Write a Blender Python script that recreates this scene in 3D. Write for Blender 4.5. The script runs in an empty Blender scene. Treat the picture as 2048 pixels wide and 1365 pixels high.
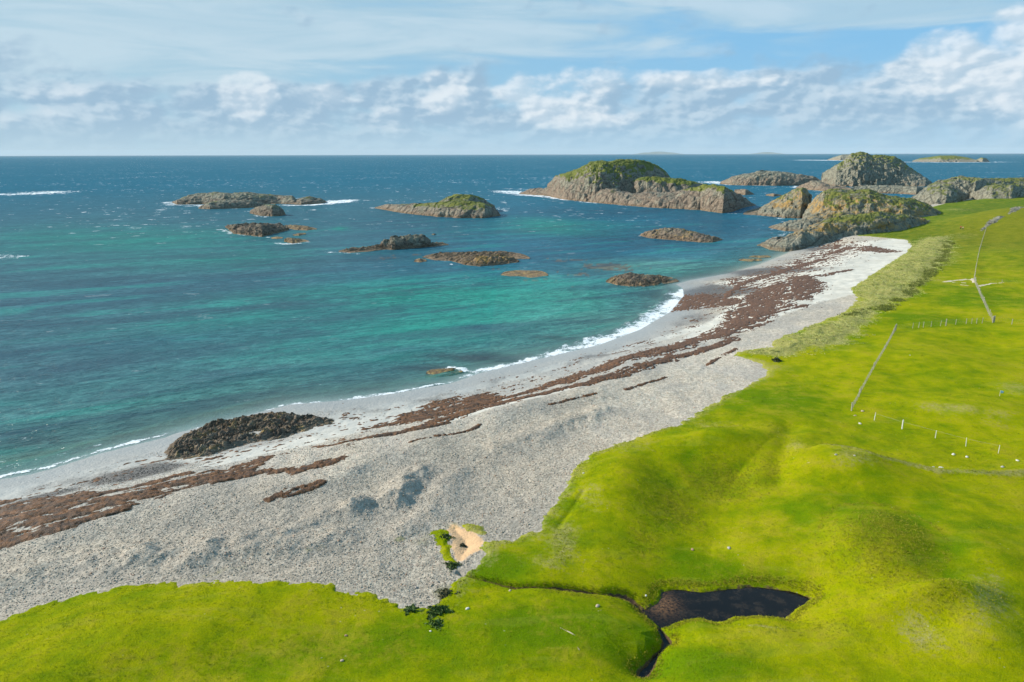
import bpy, math, random
import numpy as np, time
_t0=time.time()
from mathutils import Matrix, Vector

random.seed(7)
rng = np.random.default_rng(11)
scene = bpy.context.scene
COL = scene.collection

# ------------------------------------------------------------------ camera
F = 1400.0                       # focal length in pixels of the 2048 px wide photograph
CX, CY = 1024.0, 682.5
H0 = 42.0                        # camera height over the sea
PITCH = math.atan((CY - 308.5) / F)
ROLL = math.radians(0.14)
fwd = np.array([0, math.cos(PITCH), -math.sin(PITCH)])
up0 = np.array([0, math.sin(PITCH), math.cos(PITCH)])
rt0 = np.array([1.0, 0, 0])
upv = up0 * math.cos(ROLL) + rt0 * math.sin(ROLL)
rtv = rt0 * math.cos(ROLL) - up0 * math.sin(ROLL)

cam_d = bpy.data.cameras.new('camera')
cam_d.sensor_width = 36.0
cam_d.lens = F / 2048 * 36.0
cam_d.clip_start = 1.0
cam_d.clip_end = 300000.0
cam = bpy.data.objects.new('camera', cam_d)
COL.objects.link(cam)
M = Matrix(((rtv[0], upv[0], -fwd[0], 0), (rtv[1], upv[1], -fwd[1], 0), (rtv[2], upv[2], -fwd[2], H0), (0, 0, 0, 1)))
cam.matrix_world = M
scene.camera = cam

def ray(x, y):
    x = np.asarray(x, float); y = np.asarray(y, float)
    return fwd * F + rtv * (x - CX)[..., None] - upv * (y - CY)[..., None]
def unp(x, y, z=0.0):
    """photo direction -> world x,y where that line of sight meets height z"""
    d = ray(x, y); t = (z - H0) / np.minimum(d[..., 2], -1e-3)
    return d[..., 0] * t, d[..., 1] * t
def azdep(x, y):
    d = ray(x, y)
    return np.arctan2(d[..., 0], d[..., 1]), -d[..., 2] / np.hypot(d[..., 0], d[..., 1])
def scale_at(x, y, z=4.0):
    """metres per photo pixel across and along the ground"""
    X, Y = unp(np.array(x), np.array(y), z)
    s = math.sqrt(X * X + Y * Y + (H0 - z) ** 2)
    return s / F, s / F / ((H0 - z) / s)

# ------------------------------------------------------------------ noise
_p = rng.permutation(1024)
_perm = np.concatenate([_p, _p, _p])
_g = rng.normal(size=(1024, 3)); _g /= np.linalg.norm(_g, axis=1)[:, None]
_g = _g.astype(np.float32)
def perlin(x, y, z=None):
    x = np.asarray(x, np.float64); y = np.asarray(y, np.float64)
    if z is None:
        xi = np.floor(x).astype(np.int64); yi = np.floor(y).astype(np.int64)
        xf = (x - xi).astype(np.float32); yf = (y - yi).astype(np.float32)
        u = xf * xf * xf * (xf * (xf * 6 - 15) + 10); v = yf * yf * yf * (yf * (yf * 6 - 15) + 10)
        xi &= 1023; yi &= 1023
        def c(a, b):
            g = _g[_perm[_perm[(xi + a) & 1023] + ((yi + b) & 1023)]]
            return g[..., 0] * (xf - a) + g[..., 1] * (yf - b)
        a = c(0, 0); b = c(1, 0); r0 = a + u * (b - a)
        a = c(0, 1); b = c(1, 1); r1 = a + u * (b - a)
        return (r0 + v * (r1 - r0)) * 1.4
    z = np.asarray(z, np.float64)
    xi = np.floor(x).astype(np.int64); yi = np.floor(y).astype(np.int64); zi = np.floor(z).astype(np.int64)
    xf = (x - xi).astype(np.float32); yf = (y - yi).astype(np.float32); zf = (z - zi).astype(np.float32)
    s = lambda t: t * t * t * (t * (t * 6 - 15) + 10)
    u, v, w = s(xf), s(yf), s(zf)
    xi &= 1023; yi &= 1023; zi &= 1023
    def c(a, b, d):
        g = _g[_perm[_perm[_perm[(xi + a) & 1023] + ((yi + b) & 1023)] + ((zi + d) & 1023)]]
        return g[..., 0] * (xf - a) + g[..., 1] * (yf - b) + g[..., 2] * (zf - d)
    l = lambda a, b, t: a + t * (b - a)
    return l(l(l(c(0,0,0), c(1,0,0), u), l(c(0,1,0), c(1,1,0), u), v), l(l(c(0,0,1), c(1,0,1), u), l(c(0,1,1), c(1,1,1), u), v), w) * 1.3
def fbm(x, y, oct=4, z=None, gain=0.5, lac=2.03):
    a, t, s = 1.0, 0.0, 0.0
    for i in range(oct):
        t = t + a * perlin(x + 17.3 * i, y - 9.1 * i, None if z is None else z + 3.7 * i)
        s += a; a *= gain; x = x * lac; y = y * lac
        if z is not None: z = z * lac
    return t / s
def billow(x, y, oct=4, z=None, gain=0.5):
    a, t, s = 1.0, 0.0, 0.0
    for i in range(oct):
        t = t + a * np.abs(perlin(x + 31.3 * i, y - 19.1 * i, None if z is None else z + 5.7 * i))
        s += a; a *= gain; x = x * 2.07; y = y * 2.07
        if z is not None: z = z * 2.07
    return t / s * 2.2
def blocks(x, y, tilt=0.9):
    """broken block surface: every cell a tilted plane at its own height"""
    xi = np.floor(x).astype(np.int64); yi = np.floor(y).astype(np.int64)
    best = np.full(x.shape, 9.0, np.float32); val = np.zeros(x.shape, np.float32)
    for a in (-1, 0, 1):
        for b in (-1, 0, 1):
            k = _perm[_perm[(xi + a) & 1023] + ((yi + b) & 1023)]
            g = _g[k]; g2 = _g[(k * 7 + 3) & 1023]
            dx = (x - (xi + a + .5 + .48 * g[..., 0])).astype(np.float32); dy = (y - (yi + b + .5 + .48 * g[..., 1])).astype(np.float32)
            d = dx * dx + dy * dy
            m = d < best; best = np.where(m, d, best)
            val = np.where(m, g2[..., 0] * .55 + tilt * (dx * g2[..., 1] + dy * g2[..., 2]), val)
    return val
def sstep(a, b, x):
    t = np.clip((x - a) / (b - a), 0, 1); return t * t * (3 - 2 * t)

# ------------------------------------------------------------------ distances in the world
def line_dist(X, Y, P, W=None):
    """distance to a polyline; with W also the width interpolated at the nearest point"""
    best = np.full(X.shape, 1e9); wid = np.ones(X.shape)
    P = np.asarray(P, float)
    for i in range(len(P) - 1):
        ax, ay = P[i]; bx, by = P[i + 1]
        dx, dy = bx - ax, by - ay; L = dx * dx + dy * dy + 1e-9
        t = np.clip(((X - ax) * dx + (Y - ay) * dy) / L, 0, 1)
        d = np.hypot(X - ax - t * dx, Y - ay - t * dy)
        if W is not None:
            w = W[i] + t * (W[i + 1] - W[i])
            m = d / w < best; best = np.where(m, d / w, best)
        else:
            best = np.minimum(best, d)
    return best
def inside(X, Y, P):
    r = np.zeros(X.shape, bool); P = np.asarray(P, float); n = len(P)
    for i in range(n):
        x1, y1 = P[i]; x2, y2 = P[(i + 1) % n]
        if y1 == y2: continue
        c = ((y1 > Y) != (y2 > Y)) & (X < (x2 - x1) * (Y - y1) / (y2 - y1) + x1)
        r ^= c
    return r
def poly_sd(X, Y, P):
    P = list(map(tuple, P))
    d = line_dist(X, Y, P + [P[0]])
    return np.where(inside(X, Y, P), d, -d)
def px(pts, z):
    a = np.array([p[:2] for p in pts], float)
    X, Y = unp(a[:, 0], a[:, 1], z)
    return np.stack([X, Y], 1)

ZG = 4.2
# traced outlines (photo pixels) put on the ground they lie on
SHORE = [(0,960),(60,950),(100,940),(200,908),(330,876),(350,868),(500,830),(580,810),(700,800),(800,786),(850,776),(900,768),(960,747),(1030,730),(1100,714),(1200,690),(1280,660),(1340,625),(1368,592),(1366,577),(1352,569),(1380,561),(1450,549),(1520,529),(1570,509),(1600,494)]
shore = px(SHORE, 0.0)
s_in = shore[0] + (shore[0] - shore[2]) / np.linalg.norm(shore[0] - shore[2]) * 120
back = px([(1640,470),(1720,450),(1800,432),(1850,404),(1900,397),(1960,392),(2048,388),(2250,384)], 0.0)
shore_line = np.vstack([[s_in], shore, back])
land_poly = np.vstack([shore_line, [[900, 700], [900, -60], [-300, -60], [-300, s_in[1]]]])
GRASS = [(-60,1262),(0,1243),(60,1220),(130,1200),(180,1186),(250,1175),(330,1168),(400,1172),(480,1172),(560,1176),(640,1180),(720,1188),(780,1203),(830,1220),(875,1214),(905,1185),(925,1150),(962,1122),(975,1086),(1030,1079),(1070,1066),(1090,1040),(1115,1000),(1130,975),(1150,945),(1180,915),(1240,895),(1300,870),(1360,850),(1400,825),(1450,795),(1500,770),(1532,752),(1540,742),(1515,724),(1468,712),(1490,702),(1540,695),(1550,681),(1590,665),(1640,645),(1690,625),(1716,600),(1702,577),(1745,550),(1790,520),(1812,507),(1824,492),(1812,480),(1700,470)]
grass = px(GRASS, ZG)
g_in = grass[0] + (grass[0] - grass[2]) / np.linalg.norm(grass[0] - grass[2]) * 120
gback = px([(1750,450),(1850,418),(1900,405),(1960,398),(2048,394),(2250,388)], ZG)
grass_poly = np.vstack([[g_in], grass, gback, [[895, 690], [895, -55], [-290, -55], [-290, g_in[1]]]])
PATCH1 = px([(862,1073),(882,1066),(900,1078),(897,1095),(903,1120),(915,1136),(905,1142),(888,1122),(878,1098)], ZG-0.6)
PATCH2 = px([(915,1056),(945,1052),(965,1060),(974,1078),(955,1082),(935,1072)], ZG-0.5)
ZP = 2.7
POND = px([(1320,1182),(1350,1178),(1400,1182),(1450,1179),(1490,1172),(1540,1175),(1580,1182),(1610,1190),(1628,1200),(1615,1212),(1595,1222),(1582,1235),(1575,1246),(1555,1240),(1520,1238),(1470,1240),(1435,1253),(1400,1242),(1365,1246),(1340,1256),(1320,1263),(1305,1250),(1290,1236),(1284,1222),(1308,1206),(1316,1192)], ZP)
TAIL = [(1318,1262,3),(1334,1290,7),(1325,1304,3),(1310,1318,4),(1300,1336,7),(1286,1352,10),(1275,1362,3)]
STREAM = [(918,1168,2),(950,1178,2),(990,1187,2.5),(1030,1198,3),(1080,1201,2.5),(1120,1200,4),(1160,1201,4),(1200,1203,2.5),(1240,1199,5),(1265,1203,5),(1290,1222,6)]
BASIN = px([(1218,1090),(1222,1000),(1285,928),(1400,905),(1500,893),(1560,880),(1590,950),(1640,1010),(1690,1060),(1640,1150),(1690,1230),(1650,1290),(1400,1310),(1290,1360),(1200,1225),(950,1200),(925,1165),(1100,1165),(1190,1150)], 4.0)
SAND_HOLE = px([(892,1066),(915,1060),(935,1072),(955,1080),(972,1100),(966,1117),(940,1132),(925,1146),(908,1140),(900,1112),(898,1090)], ZG-1.0)
DUNE = px([(1500,712),(1540,695),(1550,681),(1590,665),(1640,645),(1690,625),(1716,600),(1702,577),(1745,550),(1790,520),(1812,507),(1824,492),(1850,480),(1898,478),(1905,500),(1888,525),(1860,550),(1838,578),(1800,604),(1745,628),(1725,655),(1700,690),(1640,705),(1560,712)], ZG)
SCARP = px([(1893,490),(1886,522),(1864,545),(1850,562),(1812,594),(1772,620),(1730,628),(1700,634)], ZG)

def ellw(X, Y, x, y, rx, ry, z=4.5, rot=0.0, p=2.0):
    """soft spot of photo size rx, ry lying on the ground"""
    cx, cy = unp(np.array(x), np.array(y), z); a, b = scale_at(x, y, z)
    az = math.atan2(cx, cy) + rot
    dx, dy = X - cx, Y - cy
    u = (dx * math.cos(az) - dy * math.sin(az)) / (rx * a)
    v = (dx * math.sin(az) + dy * math.cos(az)) / (ry * b)
    return np.exp(-(u * u + v * v) ** (p / 2))
def pline(X, Y, pts, z, wk=1.0):
    P = px(pts, z); W = [q[2] * scale_at(q[0], q[1], z)[1] * 0.8 * wk for q in pts]
    return line_dist(X, Y, P, W)

def height(X, Y, detail=True):
    X = np.asarray(X, float); Y = np.asarray(Y, float)
    ds = line_dist(X, Y, shore_line); ds = np.where(inside(X, Y, land_poly), ds, -ds)
    dg = line_dist(X, Y, grass_poly); dg = np.where(inside(X, Y, grass_poly), dg, -dg)
    t = np.clip(ds / np.maximum(ds - dg, 0.5), 0, 1)
    z = np.where(ds < 0, np.maximum(ds * 0.07, -5), ZG * (t ** 0.85))
    left = 1 - sstep(15, 45, X)                      # storm ridge of cobbles on the nearer beach
    mod = 0.75 + 0.5 * fbm(X / 14, Y / 14, 2)
    z = z + np.where(ds > 0, left * 1.8 * mod * np.exp(-((t - 0.56) / 0.17) ** 2), 0)
    z = z + np.where(ds > 0, (1 - left) * 0.5 * np.exp(-((t - 0.66) / 0.14) ** 2), 0)
    gi = np.clip(dg, 0, 200)
    z = z + 1.2 * (1 - np.exp(-gi / 28)) 
    # mounds and hollows of the grassland
    z = z + 1.1 * ellw(X, Y, 1240, 960, 70, 60) + 1.9 * ellw(X, Y, 1440, 890, 120, 22, rot=-0.3)
    bs = poly_sd(X, Y, BASIN)
    z = z - 1.9 * sstep(-1.5, 12, bs + 1.2 * fbm(X / 6, Y / 6, 3))
    z = z + 1.7 * ellw(X, Y, 1755, 1115, 80, 56, 4.0, p=3.2) + 2.0 * ellw(X, Y, 1690, 948, 85, 24) 
    z = z + 2.0 * ellw(X, Y, 1850, 1225, 38, 60, rot=0.9) + 1.2 * ellw(X, Y, 1960, 1130, 70, 40) + 1.3 * ellw(X, Y, 1960, 1290, 70, 50)
    z = z + 1.0 * ellw(X, Y, 1900, 740, 110, 30) - 0.9 * ellw(X, Y, 1960, 700, 80, 20) + 0.9 * ellw(X, Y, 1950, 830, 120, 22)
    z = z + 1.5 * ellw(X, Y, 250, 1300, 380, 60, 4.5) * 0.6
    z = z + 9.0 * ellw(X, Y, 2095, 458, 125, 18, 5.0, p=3) + 1.6 * ellw(X, Y, 1918, 424, 30, 3, 5.0) + 2.2 * ellw(X, Y, 2040, 520, 75, 14, 5.0)
    z = z + 4.0 * sstep(430, 560, Y) * sstep(260, 420, X) * sstep(0, 30, dg)
    z = z - 0.55 * np.exp(-(line_dist(X, Y, px([(1580,850),(1572,880),(1563,915),(1560,955)], 5.0)) / 1.5) ** 2)
    z = z + 0.55 * np.exp(-(line_dist(X, Y, px([(1640,915),(1700,920),(1740,932),(1830,940),(1870,947),(1960,951),(2048,951),(2150,950)], 5.0)) / 0.9) ** 2)
    z = z - 0.16 * np.exp(-(line_dist(X, Y, px([(1168,978),(1140,1015),(1115,1045)], 5.0)) / 0.35) ** 2)
    z = z + np.where(dg > 0, sstep(0, 6, dg), 0) * (0.8 * fbm(X / 22, Y / 22, 3) + 0.22 * fbm(X / 5.5, Y / 5.5, 2) + 0.05 * fbm(X / 1.6, Y / 1.6, 2))
    # dunes with marram
    near = (X > 30) & (Y > 90)
    if np.any(near):
        du = np.full(X.shape, -1e3); du[near] = poly_sd(X[near], Y[near], DUNE)
        m = sstep(0, 5, du)
        z = z + m * (0.35 + 0.9 * fbm(X / 8, Y / 8, 4) + 0.30 * billow(X / 2.6, Y / 2.6, 2))
    # cobble ridges
    for pts, h, w in (([(845,932),(818,950),(803,975),(790,992)], 0.62, 1.5), ([(770,985),(738,996),(705,1004)], 0.55, 1.4), ([(680,1010),(600,1035),(520,1050),(430,1075)], 0.34, 2.6), ([(910,930),(885,980),(840,1030),(800,1055)], 0.30, 1.9), ([(560,970),(640,960),(720,930)], .2, 1.5), ([(1000,880),(1100,850),(1200,810)], .4, 2.0), ([(250,1110),(400,1100),(560,1080),(700,1060)], .5, 2.4), ([(0,1150),(150,1110),(260,1090)], .4, 2.2)):
        z = z + 1.35 * h * (1 + fbm(X / 3 + h, Y / 3, 3)) * np.exp(-((line_dist(X, Y, px(pts, 4.6)) + 0.9 * fbm(X / 2.5, Y / 2.5, 3)) / w) ** 2)
    bm = sstep(2, 10, ds) * (1 - sstep(-3, 0, dg))
    z = z + bm * (0.34 * fbm(X / 7.0, Y / 7.0, 3) + 0.12 * fbm(X / 2.0, Y / 2.0, 2))
    z = z - 0.5 * sstep(0, 2.2, poly_sd(X, Y, SAND_HOLE))
    # pond, its outlet and the stream
    pd = poly_sd(X, Y, POND)
    pd = np.maximum(pd, (1 - pline(X, Y, TAIL, ZP)) * 0.6) if True else pd
    pn = pd + 0.35 * fbm(X / 1.3, Y / 1.3, 3)
    k = np.exp(-np.clip(-pd, 0, 60) / 3.0)
    z = z * (1 - k) + k * np.where(pn < 0, ZP + 0.07 - 0.05 * np.clip(pn, -3, 0), ZP - 0.5 * np.clip(pn, 0, 1) + 0.10 * (1 - sstep(0, .3, pn)))
    sl = pline(X, Y, STREAM, 3.0)
    z = z - 0.55 * np.exp(-(sl / 1.6) ** 2) * (1 - sstep(-1, 0.5, pd))
    return z, ds, dg

# ------------------------------------------------------------------ mesh helpers
def mesh_np(name, verts, faces, mats, attrs=None, smooth=True, parent=None, matidx=None):
    me = bpy.data.meshes.new(name)
    verts = np.asarray(verts, np.float32); faces = np.asarray(faces, np.int32)
    n = faces.shape[1]
    me.vertices.add(len(verts)); me.vertices.foreach_set('co', verts.ravel())
    me.loops.add(faces.size); me.loops.foreach_set('vertex_index', faces.ravel())
    me.polygons.add(len(faces)); me.polygons.foreach_set('loop_start', np.arange(0, faces.size, n, dtype=np.int32))
    me.polygons.foreach_set('loop_total', np.full(len(faces), n, np.int32))
    if matidx is not None: me.polygons.foreach_set('material_index', np.asarray(matidx, np.int32))
    me.polygons.foreach_set('use_smooth', np.full(len(faces), smooth, bool))
    me.update(calc_edges=True)
    for k, a in (attrs or {}).items():
        a = np.asarray(a, np.float32)
        if a.ndim == 1:
            at = me.attributes.new(k, 'FLOAT', 'POINT'); at.data.foreach_set('value', a)
        else:
            at = me.attributes.new(k, 'FLOAT_COLOR', 'POINT'); at.data.foreach_set('color', np.hstack([a, np.ones((len(a), 1), np.float32)]).ravel())
    for m in (mats if isinstance(mats, (list, tuple)) else [mats]): me.materials.append(m)
    o = bpy.data.objects.new(name, me); COL.objects.link(o)
    if parent is not None: o.parent = parent
    return o
def grid_faces(nr, nc, keep=None):
    i = np.arange(nr - 1)[:, None] * nc + np.arange(nc - 1)[None, :]
    f = np.stack([i, i + 1, i + nc + 1, i + nc], -1).reshape(-1, 4)
    if keep is not None:
        k = keep.ravel(); f = f[k[f].any(axis=1)]
    return f
def compact(V, Fc, attrs):
    used = np.unique(Fc); m = np.full(len(V), -1, np.int64); m[used] = np.arange(len(used))
    return V[used], m[Fc], {k: a[used] for k, a in attrs.items()}
def tag(o, label=None, cat=None, group=None, kind=None):
    if label: o['label'] = label
    if cat: o['category'] = cat
    if group: o['group'] = group
    if kind: o['kind'] = kind
    return o
def empty(name, loc, rz=0.0):
    o = bpy.data.objects.new(name, None); o.location = loc; o.rotation_euler = (0, 0, rz); o.empty_display_size = 0.3
    COL.objects.link(o); return o

# ------------------------------------------------------------------ node helper
class T:
    def __init__(s, name, surf='mat'):
        s.m = bpy.data.materials.new(name); s.m.use_nodes = True
        s.t = s.m.node_tree; s.t.nodes.clear(); s.out = s.t.nodes.new('ShaderNodeOutputMaterial')
    def n(s, kind, **kw):
        nd = s.t.nodes.new('ShaderNode' + kind)
        for k, v in kw.items(): setattr(nd, k, v)
        return nd
    def put(s, sock, v):
        if isinstance(v, S): s.t.links.new(v.s, sock)
        elif isinstance(v, (tuple, list)) and len(v) == 3 and sock.type == 'RGBA': sock.default_value = (*v, 1)
        else: sock.default_value = v
    def math(s, op, a, b=0.0, c=0.0, clamp=False):
        nd = s.n('Math', operation=op, use_clamp=clamp)
        s.put(nd.inputs[0], a); s.put(nd.inputs[1], b); s.put(nd.inputs[2], c)
        return S(s, nd.outputs[0])
    def attr(s, name, col=False):
        nd = s.n('Attribute', attribute_name=name); return S(s, nd.outputs['Color' if col else 'Fac'])
    def pos(s):
        return S(s, s.n('NewGeometry').outputs['Position'])
    def normal_z(s):
        nd = s.n('SeparateXYZ'); s.t.links.new(s.n('NewGeometry').outputs['Normal'], nd.inputs[0]); return S(s, nd.outputs[2])
    def xyz(s, v):
        nd = s.n('SeparateXYZ'); s.put(nd.inputs[0], v); return [S(s, o) for o in nd.outputs]
    def comb(s, x, y, z=0.0):
        nd = s.n('CombineXYZ'); s.put(nd.inputs[0], x); s.put(nd.inputs[1], y); s.put(nd.inputs[2], z); return S(s, nd.outputs[0])
    def mapping(s, v, scale=(1,1,1), rot=(0,0,0), loc=(0,0,0)):
        nd = s.n('Mapping'); s.put(nd.inputs['Vector'], v); nd.inputs['Scale'].default_value = scale; nd.inputs['Rotation'].default_value = rot; nd.inputs['Location'].default_value = loc
        return S(s, nd.outputs[0])
    def noise(s, v, scale, detail=3.0, rough=0.55, dist=0.0, out='Fac'):
        nd = s.n('TexNoise'); s.put(nd.inputs['Vector'], v); s.put(nd.inputs['Scale'], scale); nd.inputs['Detail'].default_value = detail
        nd.inputs['Roughness'].default_value = rough; nd.inputs['Distortion'].default_value = dist
        return S(s, nd.outputs[out])
    def voro(s, v, scale, feature='F1', out='Distance', detail=0.0, rand=1.0):
        nd = s.n('TexVoronoi', feature=feature); s.put(nd.inputs['Vector'], v); nd.inputs['Scale'].default_value = scale
        if 'Detail' in nd.inputs: nd.inputs['Detail'].default_value = detail
        nd.inputs['Randomness'].default_value = rand
        return S(s, nd.outputs[out])
    def ss(s, v, a, b, lo=0.0, hi=1.0):
        nd = s.n('MapRange', interpolation_type='SMOOTHSTEP'); s.put(nd.inputs[0], v)
        for i, q in enumerate((a, b, lo, hi)): s.put(nd.inputs[i + 1], q)
        return S(s, nd.outputs[0])
    def mix(s, f, a, b, mode='MIX'):
        nd = s.n('Mix', data_type='RGBA', blend_type=mode); s.put(nd.inputs[0], f); s.put(nd.inputs[6], a); s.put(nd.inputs[7], b)
        return S(s, nd.outputs[2])
    def bump(s, h, dist, strength=1.0, normal=None):
        nd = s.n('Bump'); s.put(nd.inputs['Height'], h); nd.inputs['Distance'].default_value = dist; s.put(nd.inputs['Strength'], strength)
        if normal is not None: s.put(nd.inputs['Normal'], normal)
        return S(s, nd.outputs[0])
    def princ(s, color, rough=0.8, normal=None, spec=0.3, sheen=0.0):
        nd = s.n('BsdfPrincipled'); s.put(nd.inputs['Base Color'], color); s.put(nd.inputs['Roughness'], rough)
        s.put(nd.inputs['Specular IOR Level'], spec)
        if normal is not None: s.put(nd.inputs['Normal'], normal)
        return S(s, nd.outputs[0])
    def done(s, shader):
        s.t.links.new(shader.s, s.out.inputs['Surface']); return s.m
class S:
    def __init__(a, t, s): a.t, a.s = t, s
    def __add__(a, b): return a.t.math('ADD', a, b)
    __radd__ = __add__
    def __mul__(a, b): return a.t.math('MULTIPLY', a, b)
    __rmul__ = __mul__
    def __sub__(a, b): return a.t.math('SUBTRACT', a, b)
    def __rsub__(a, b): return a.t.math('SUBTRACT', b, a)
    def __truediv__(a, b): return a.t.math('DIVIDE', a, b)
    def clamp(a): return a.t.math('ADD', a, 0.0, clamp=True)

# ------------------------------------------------------------------ materials
def mat_beach():
    t = T('beach_pebbles_and_sand'); P = t.pos()
    sand, wet, stain, grey = t.attr('sand'), t.attr('wet'), t.attr('stain'), t.attr('grey')
    w = t.noise(P, 1.2, 3)
    Pd = t.mapping(P, scale=(1, 1, 0.4))
    cell = t.voro(Pd, 4.2, out='Color'); cd = t.voro(Pd, 4.2); cell2 = t.voro(Pd, 1.7, out='Color'); cd2 = t.voro(Pd, 9.0)
    cr = t.xyz(cell)[0]; cr2 = t.xyz(cell2)[1]
    v = cr * 0.62 + cr2 * 0.38
    stone = t.mix(t.ss(v, 0.15, 0.9), (0.35, 0.298, 0.228), (0.62, 0.54, 0.425))
    stone = t.mix(t.ss(t.xyz(cell)[2], 0.86, 0.97) * 0.5, stone, (0.45, 0.30, 0.25))
    stone = t.mix(t.ss(t.noise(P, 0.09, 3), 0.42, 0.62) * 0.35, stone, (0.34, 0.33, 0.31))
    stone = t.mix(grey * 0.75, stone, (0.125, 0.12, 0.118), )
    gap = t.ss(cd, 0.42, 0.78) * 0.22
    stone = t.mix(gap, stone, (0.12, 0.115, 0.11))
    sn = t.noise(P, 0.35, 5, 0.6); sf = t.noise(P, 5.0, 3, 0.7)
    sandc = t.mix(t.ss(sn, 0.35, 0.7), (0.62, 0.575, 0.49), (0.50, 0.465, 0.39))
    sandc = t.mix(t.ss(sf, 0.60, 0.72) * 0.35, sandc, (0.25, 0.22, 0.18))
    sm = t.ss(sand + (t.noise(P, 0.5, 4, 0.65) - 0.5) * 0.55 + (t.noise(P, 3.5, 2, 0.6) - 0.5) * 0.35, 0.40, 0.60)
    col = t.mix(sm, stone, sandc)
    col = t.mix(t.ss(t.noise(P, 0.045, 4, 0.6), 0.45, 0.62) * (1.0 - sm) * 0.45, col, t.mix(cr, (0.22, 0.19, 0.155), (0.40, 0.35, 0.29)))
    col = t.mix(t.attr('peach'), col, t.mix(sf, (0.66, 0.42, 0.23), (0.50, 0.31, 0.16)))
    col = t.mix(wet * 0.72, col, (0.25, 0.26, 0.26))
    col = t.mix(t.attr('dull_shade') * 0.55, col, t.mix(cr, (0.20, 0.17, 0.13), (0.34, 0.29, 0.225)))
    col = t.mix(t.attr('damp') * 0.55, col, (0.30, 0.31, 0.305))
    st = t.ss(stain + (t.noise(P, 0.9, 4, 0.7) - 0.5) * 0.8, 0.45, 0.75)
    col = t.mix(st * 0.6, col, (0.10, 0.05, 0.025))
    gr = t.ss(t.attr('moss') + (t.noise(P, 1.1, 4, 0.7) - 0.5) * 0.9, 0.45, 0.8)
    col = t.mix(gr * 0.55, col, (0.14, 0.15, 0.03))
    h = (1.0 - cd) * (1.0 - sm) + (1.0 - cd2) * 0.4 * (1.0 - sm)
    b = t.bump(h, 0.045, 0.7)
    b = t.bump(t.noise(P, 1.1, 4, 0.65), 0.30, 0.6, b); b = t.bump(sf, 0.03, 0.5, b)
    gk = t.ss(grey + (t.noise(P, 2.5, 3, 0.7) - 0.5) * 0.5, 0.25, 0.65)
    col = t.mix(gk * 0.88, col, t.mix(cr, (0.055, 0.05, 0.047), (0.14, 0.13, 0.12)))
    return t.done(t.princ(col, t.math('SUBTRACT', 0.9, wet * 0.45), b, 0.35))
def mat_grass():
    t = T('short_green_turf'); P = t.pos()
    olive, dry, lush, mud = t.attr('olive'), t.attr('dry'), t.attr('lush'), t.attr('mud')
    n1 = t.noise(P, 0.06, 4, 0.6); n2 = t.noise(P, 0.32, 4, 0.62); n3 = t.noise(P, 1.6, 4, 0.7); n4 = t.noise(P, 7.0, 3, 0.75)
    k = t.ss(n1 * 0.5 + n2 * 0.5 + lush * -0.20, 0.30, 0.60)
    k = k * t.ss(lush, 0.2, 1.1, 1.0, 0.25)
    col = t.mix(k, (0.115, 0.195, 0.001), (0.315, 0.320, 0.001))
    far = t.attr('farfield_shade'); col = t.mix(far * 0.82, col, t.mix(t.ss(n2, .35, .65), (0.070, 0.125, 0.014), (0.14, 0.17, 0.022)))  # darker green far turf, partly a cloud shadow put into the colour
    col = t.mix(t.ss(n3, 0.45, 0.75) * 0.22, col, (0.07, 0.15, 0.004))
    col = t.mix(t.ss(n1 * 0.3 + n2 * 0.35 + n3 * 0.35, 0.50, 0.62) * 0.42, col, (0.36, 0.28, 0.030))
    o = t.ss(olive + (n3 - 0.5) * 0.8 + (n2 - 0.5) * 0.9 + (n4 - 0.5) * 0.4, 0.10, 1.05)
    col = t.mix(o * 0.50, col, t.mix(t.ss(n4, 0.35, 0.65), (0.13, 0.135, 0.005), (0.27, 0.225, 0.016)))
    d = t.ss(dry + (n3 - 0.5) * 0.9 + (n2 - 0.5) * 0.6 + (n4 - 0.5) * 0.5, 0.28, 0.80)
    col = t.mix(d * 0.85, col, t.mix(t.ss(n4, 0.4, 0.6), (0.28, 0.25, 0.06), (0.42, 0.38, 0.18)))
    col = t.mix(t.ss(n4, 0.40, 0.72) * 0.45, col, t.mix(0.6, col, (0.03, 0.06, 0.002)))
    dk = t.ss(t.voro(P, 0.35), 0.22, 0.05) * t.ss(n3, 0.5, 0.6)
    col = t.mix(dk * 0.5, col, (0.03, 0.09, 0.006))
    path = t.ss(t.noise(t.mapping(P, scale=(0.05, 0.35, 1), rot=(0, 0, 0.5)), 1.0, 4, 0.6, 1.2), 0.56, 0.64)
    col = t.mix(path * 0.10, col, (0.36, 0.33, 0.06))
    spk = t.ss(t.voro(P, 0.9), 0.09, 0.05) * t.ss(t.noise(P, 0.12, 2), 0.5, 0.6)
    col = t.mix(spk * 0.3, col, (0.55, 0.52, 0.42))
    m = t.ss(mud + (n3 - 0.5) * 0.7, 0.45, 0.65)
    col = t.mix(m, col, t.mix(n4, (0.05, 0.03, 0.018), (0.16, 0.10, 0.06)))
    n5 = t.noise(P, 14.0, 2, 0.7)
    b = t.bump(n5, 0.06, 0.9); b = t.bump(n4, 0.07, 0.7, b); b = t.bump(n2, 0.45, 0.5, b)
    return t.done(t.princ(col, 0.95, b, 0.03))
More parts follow.
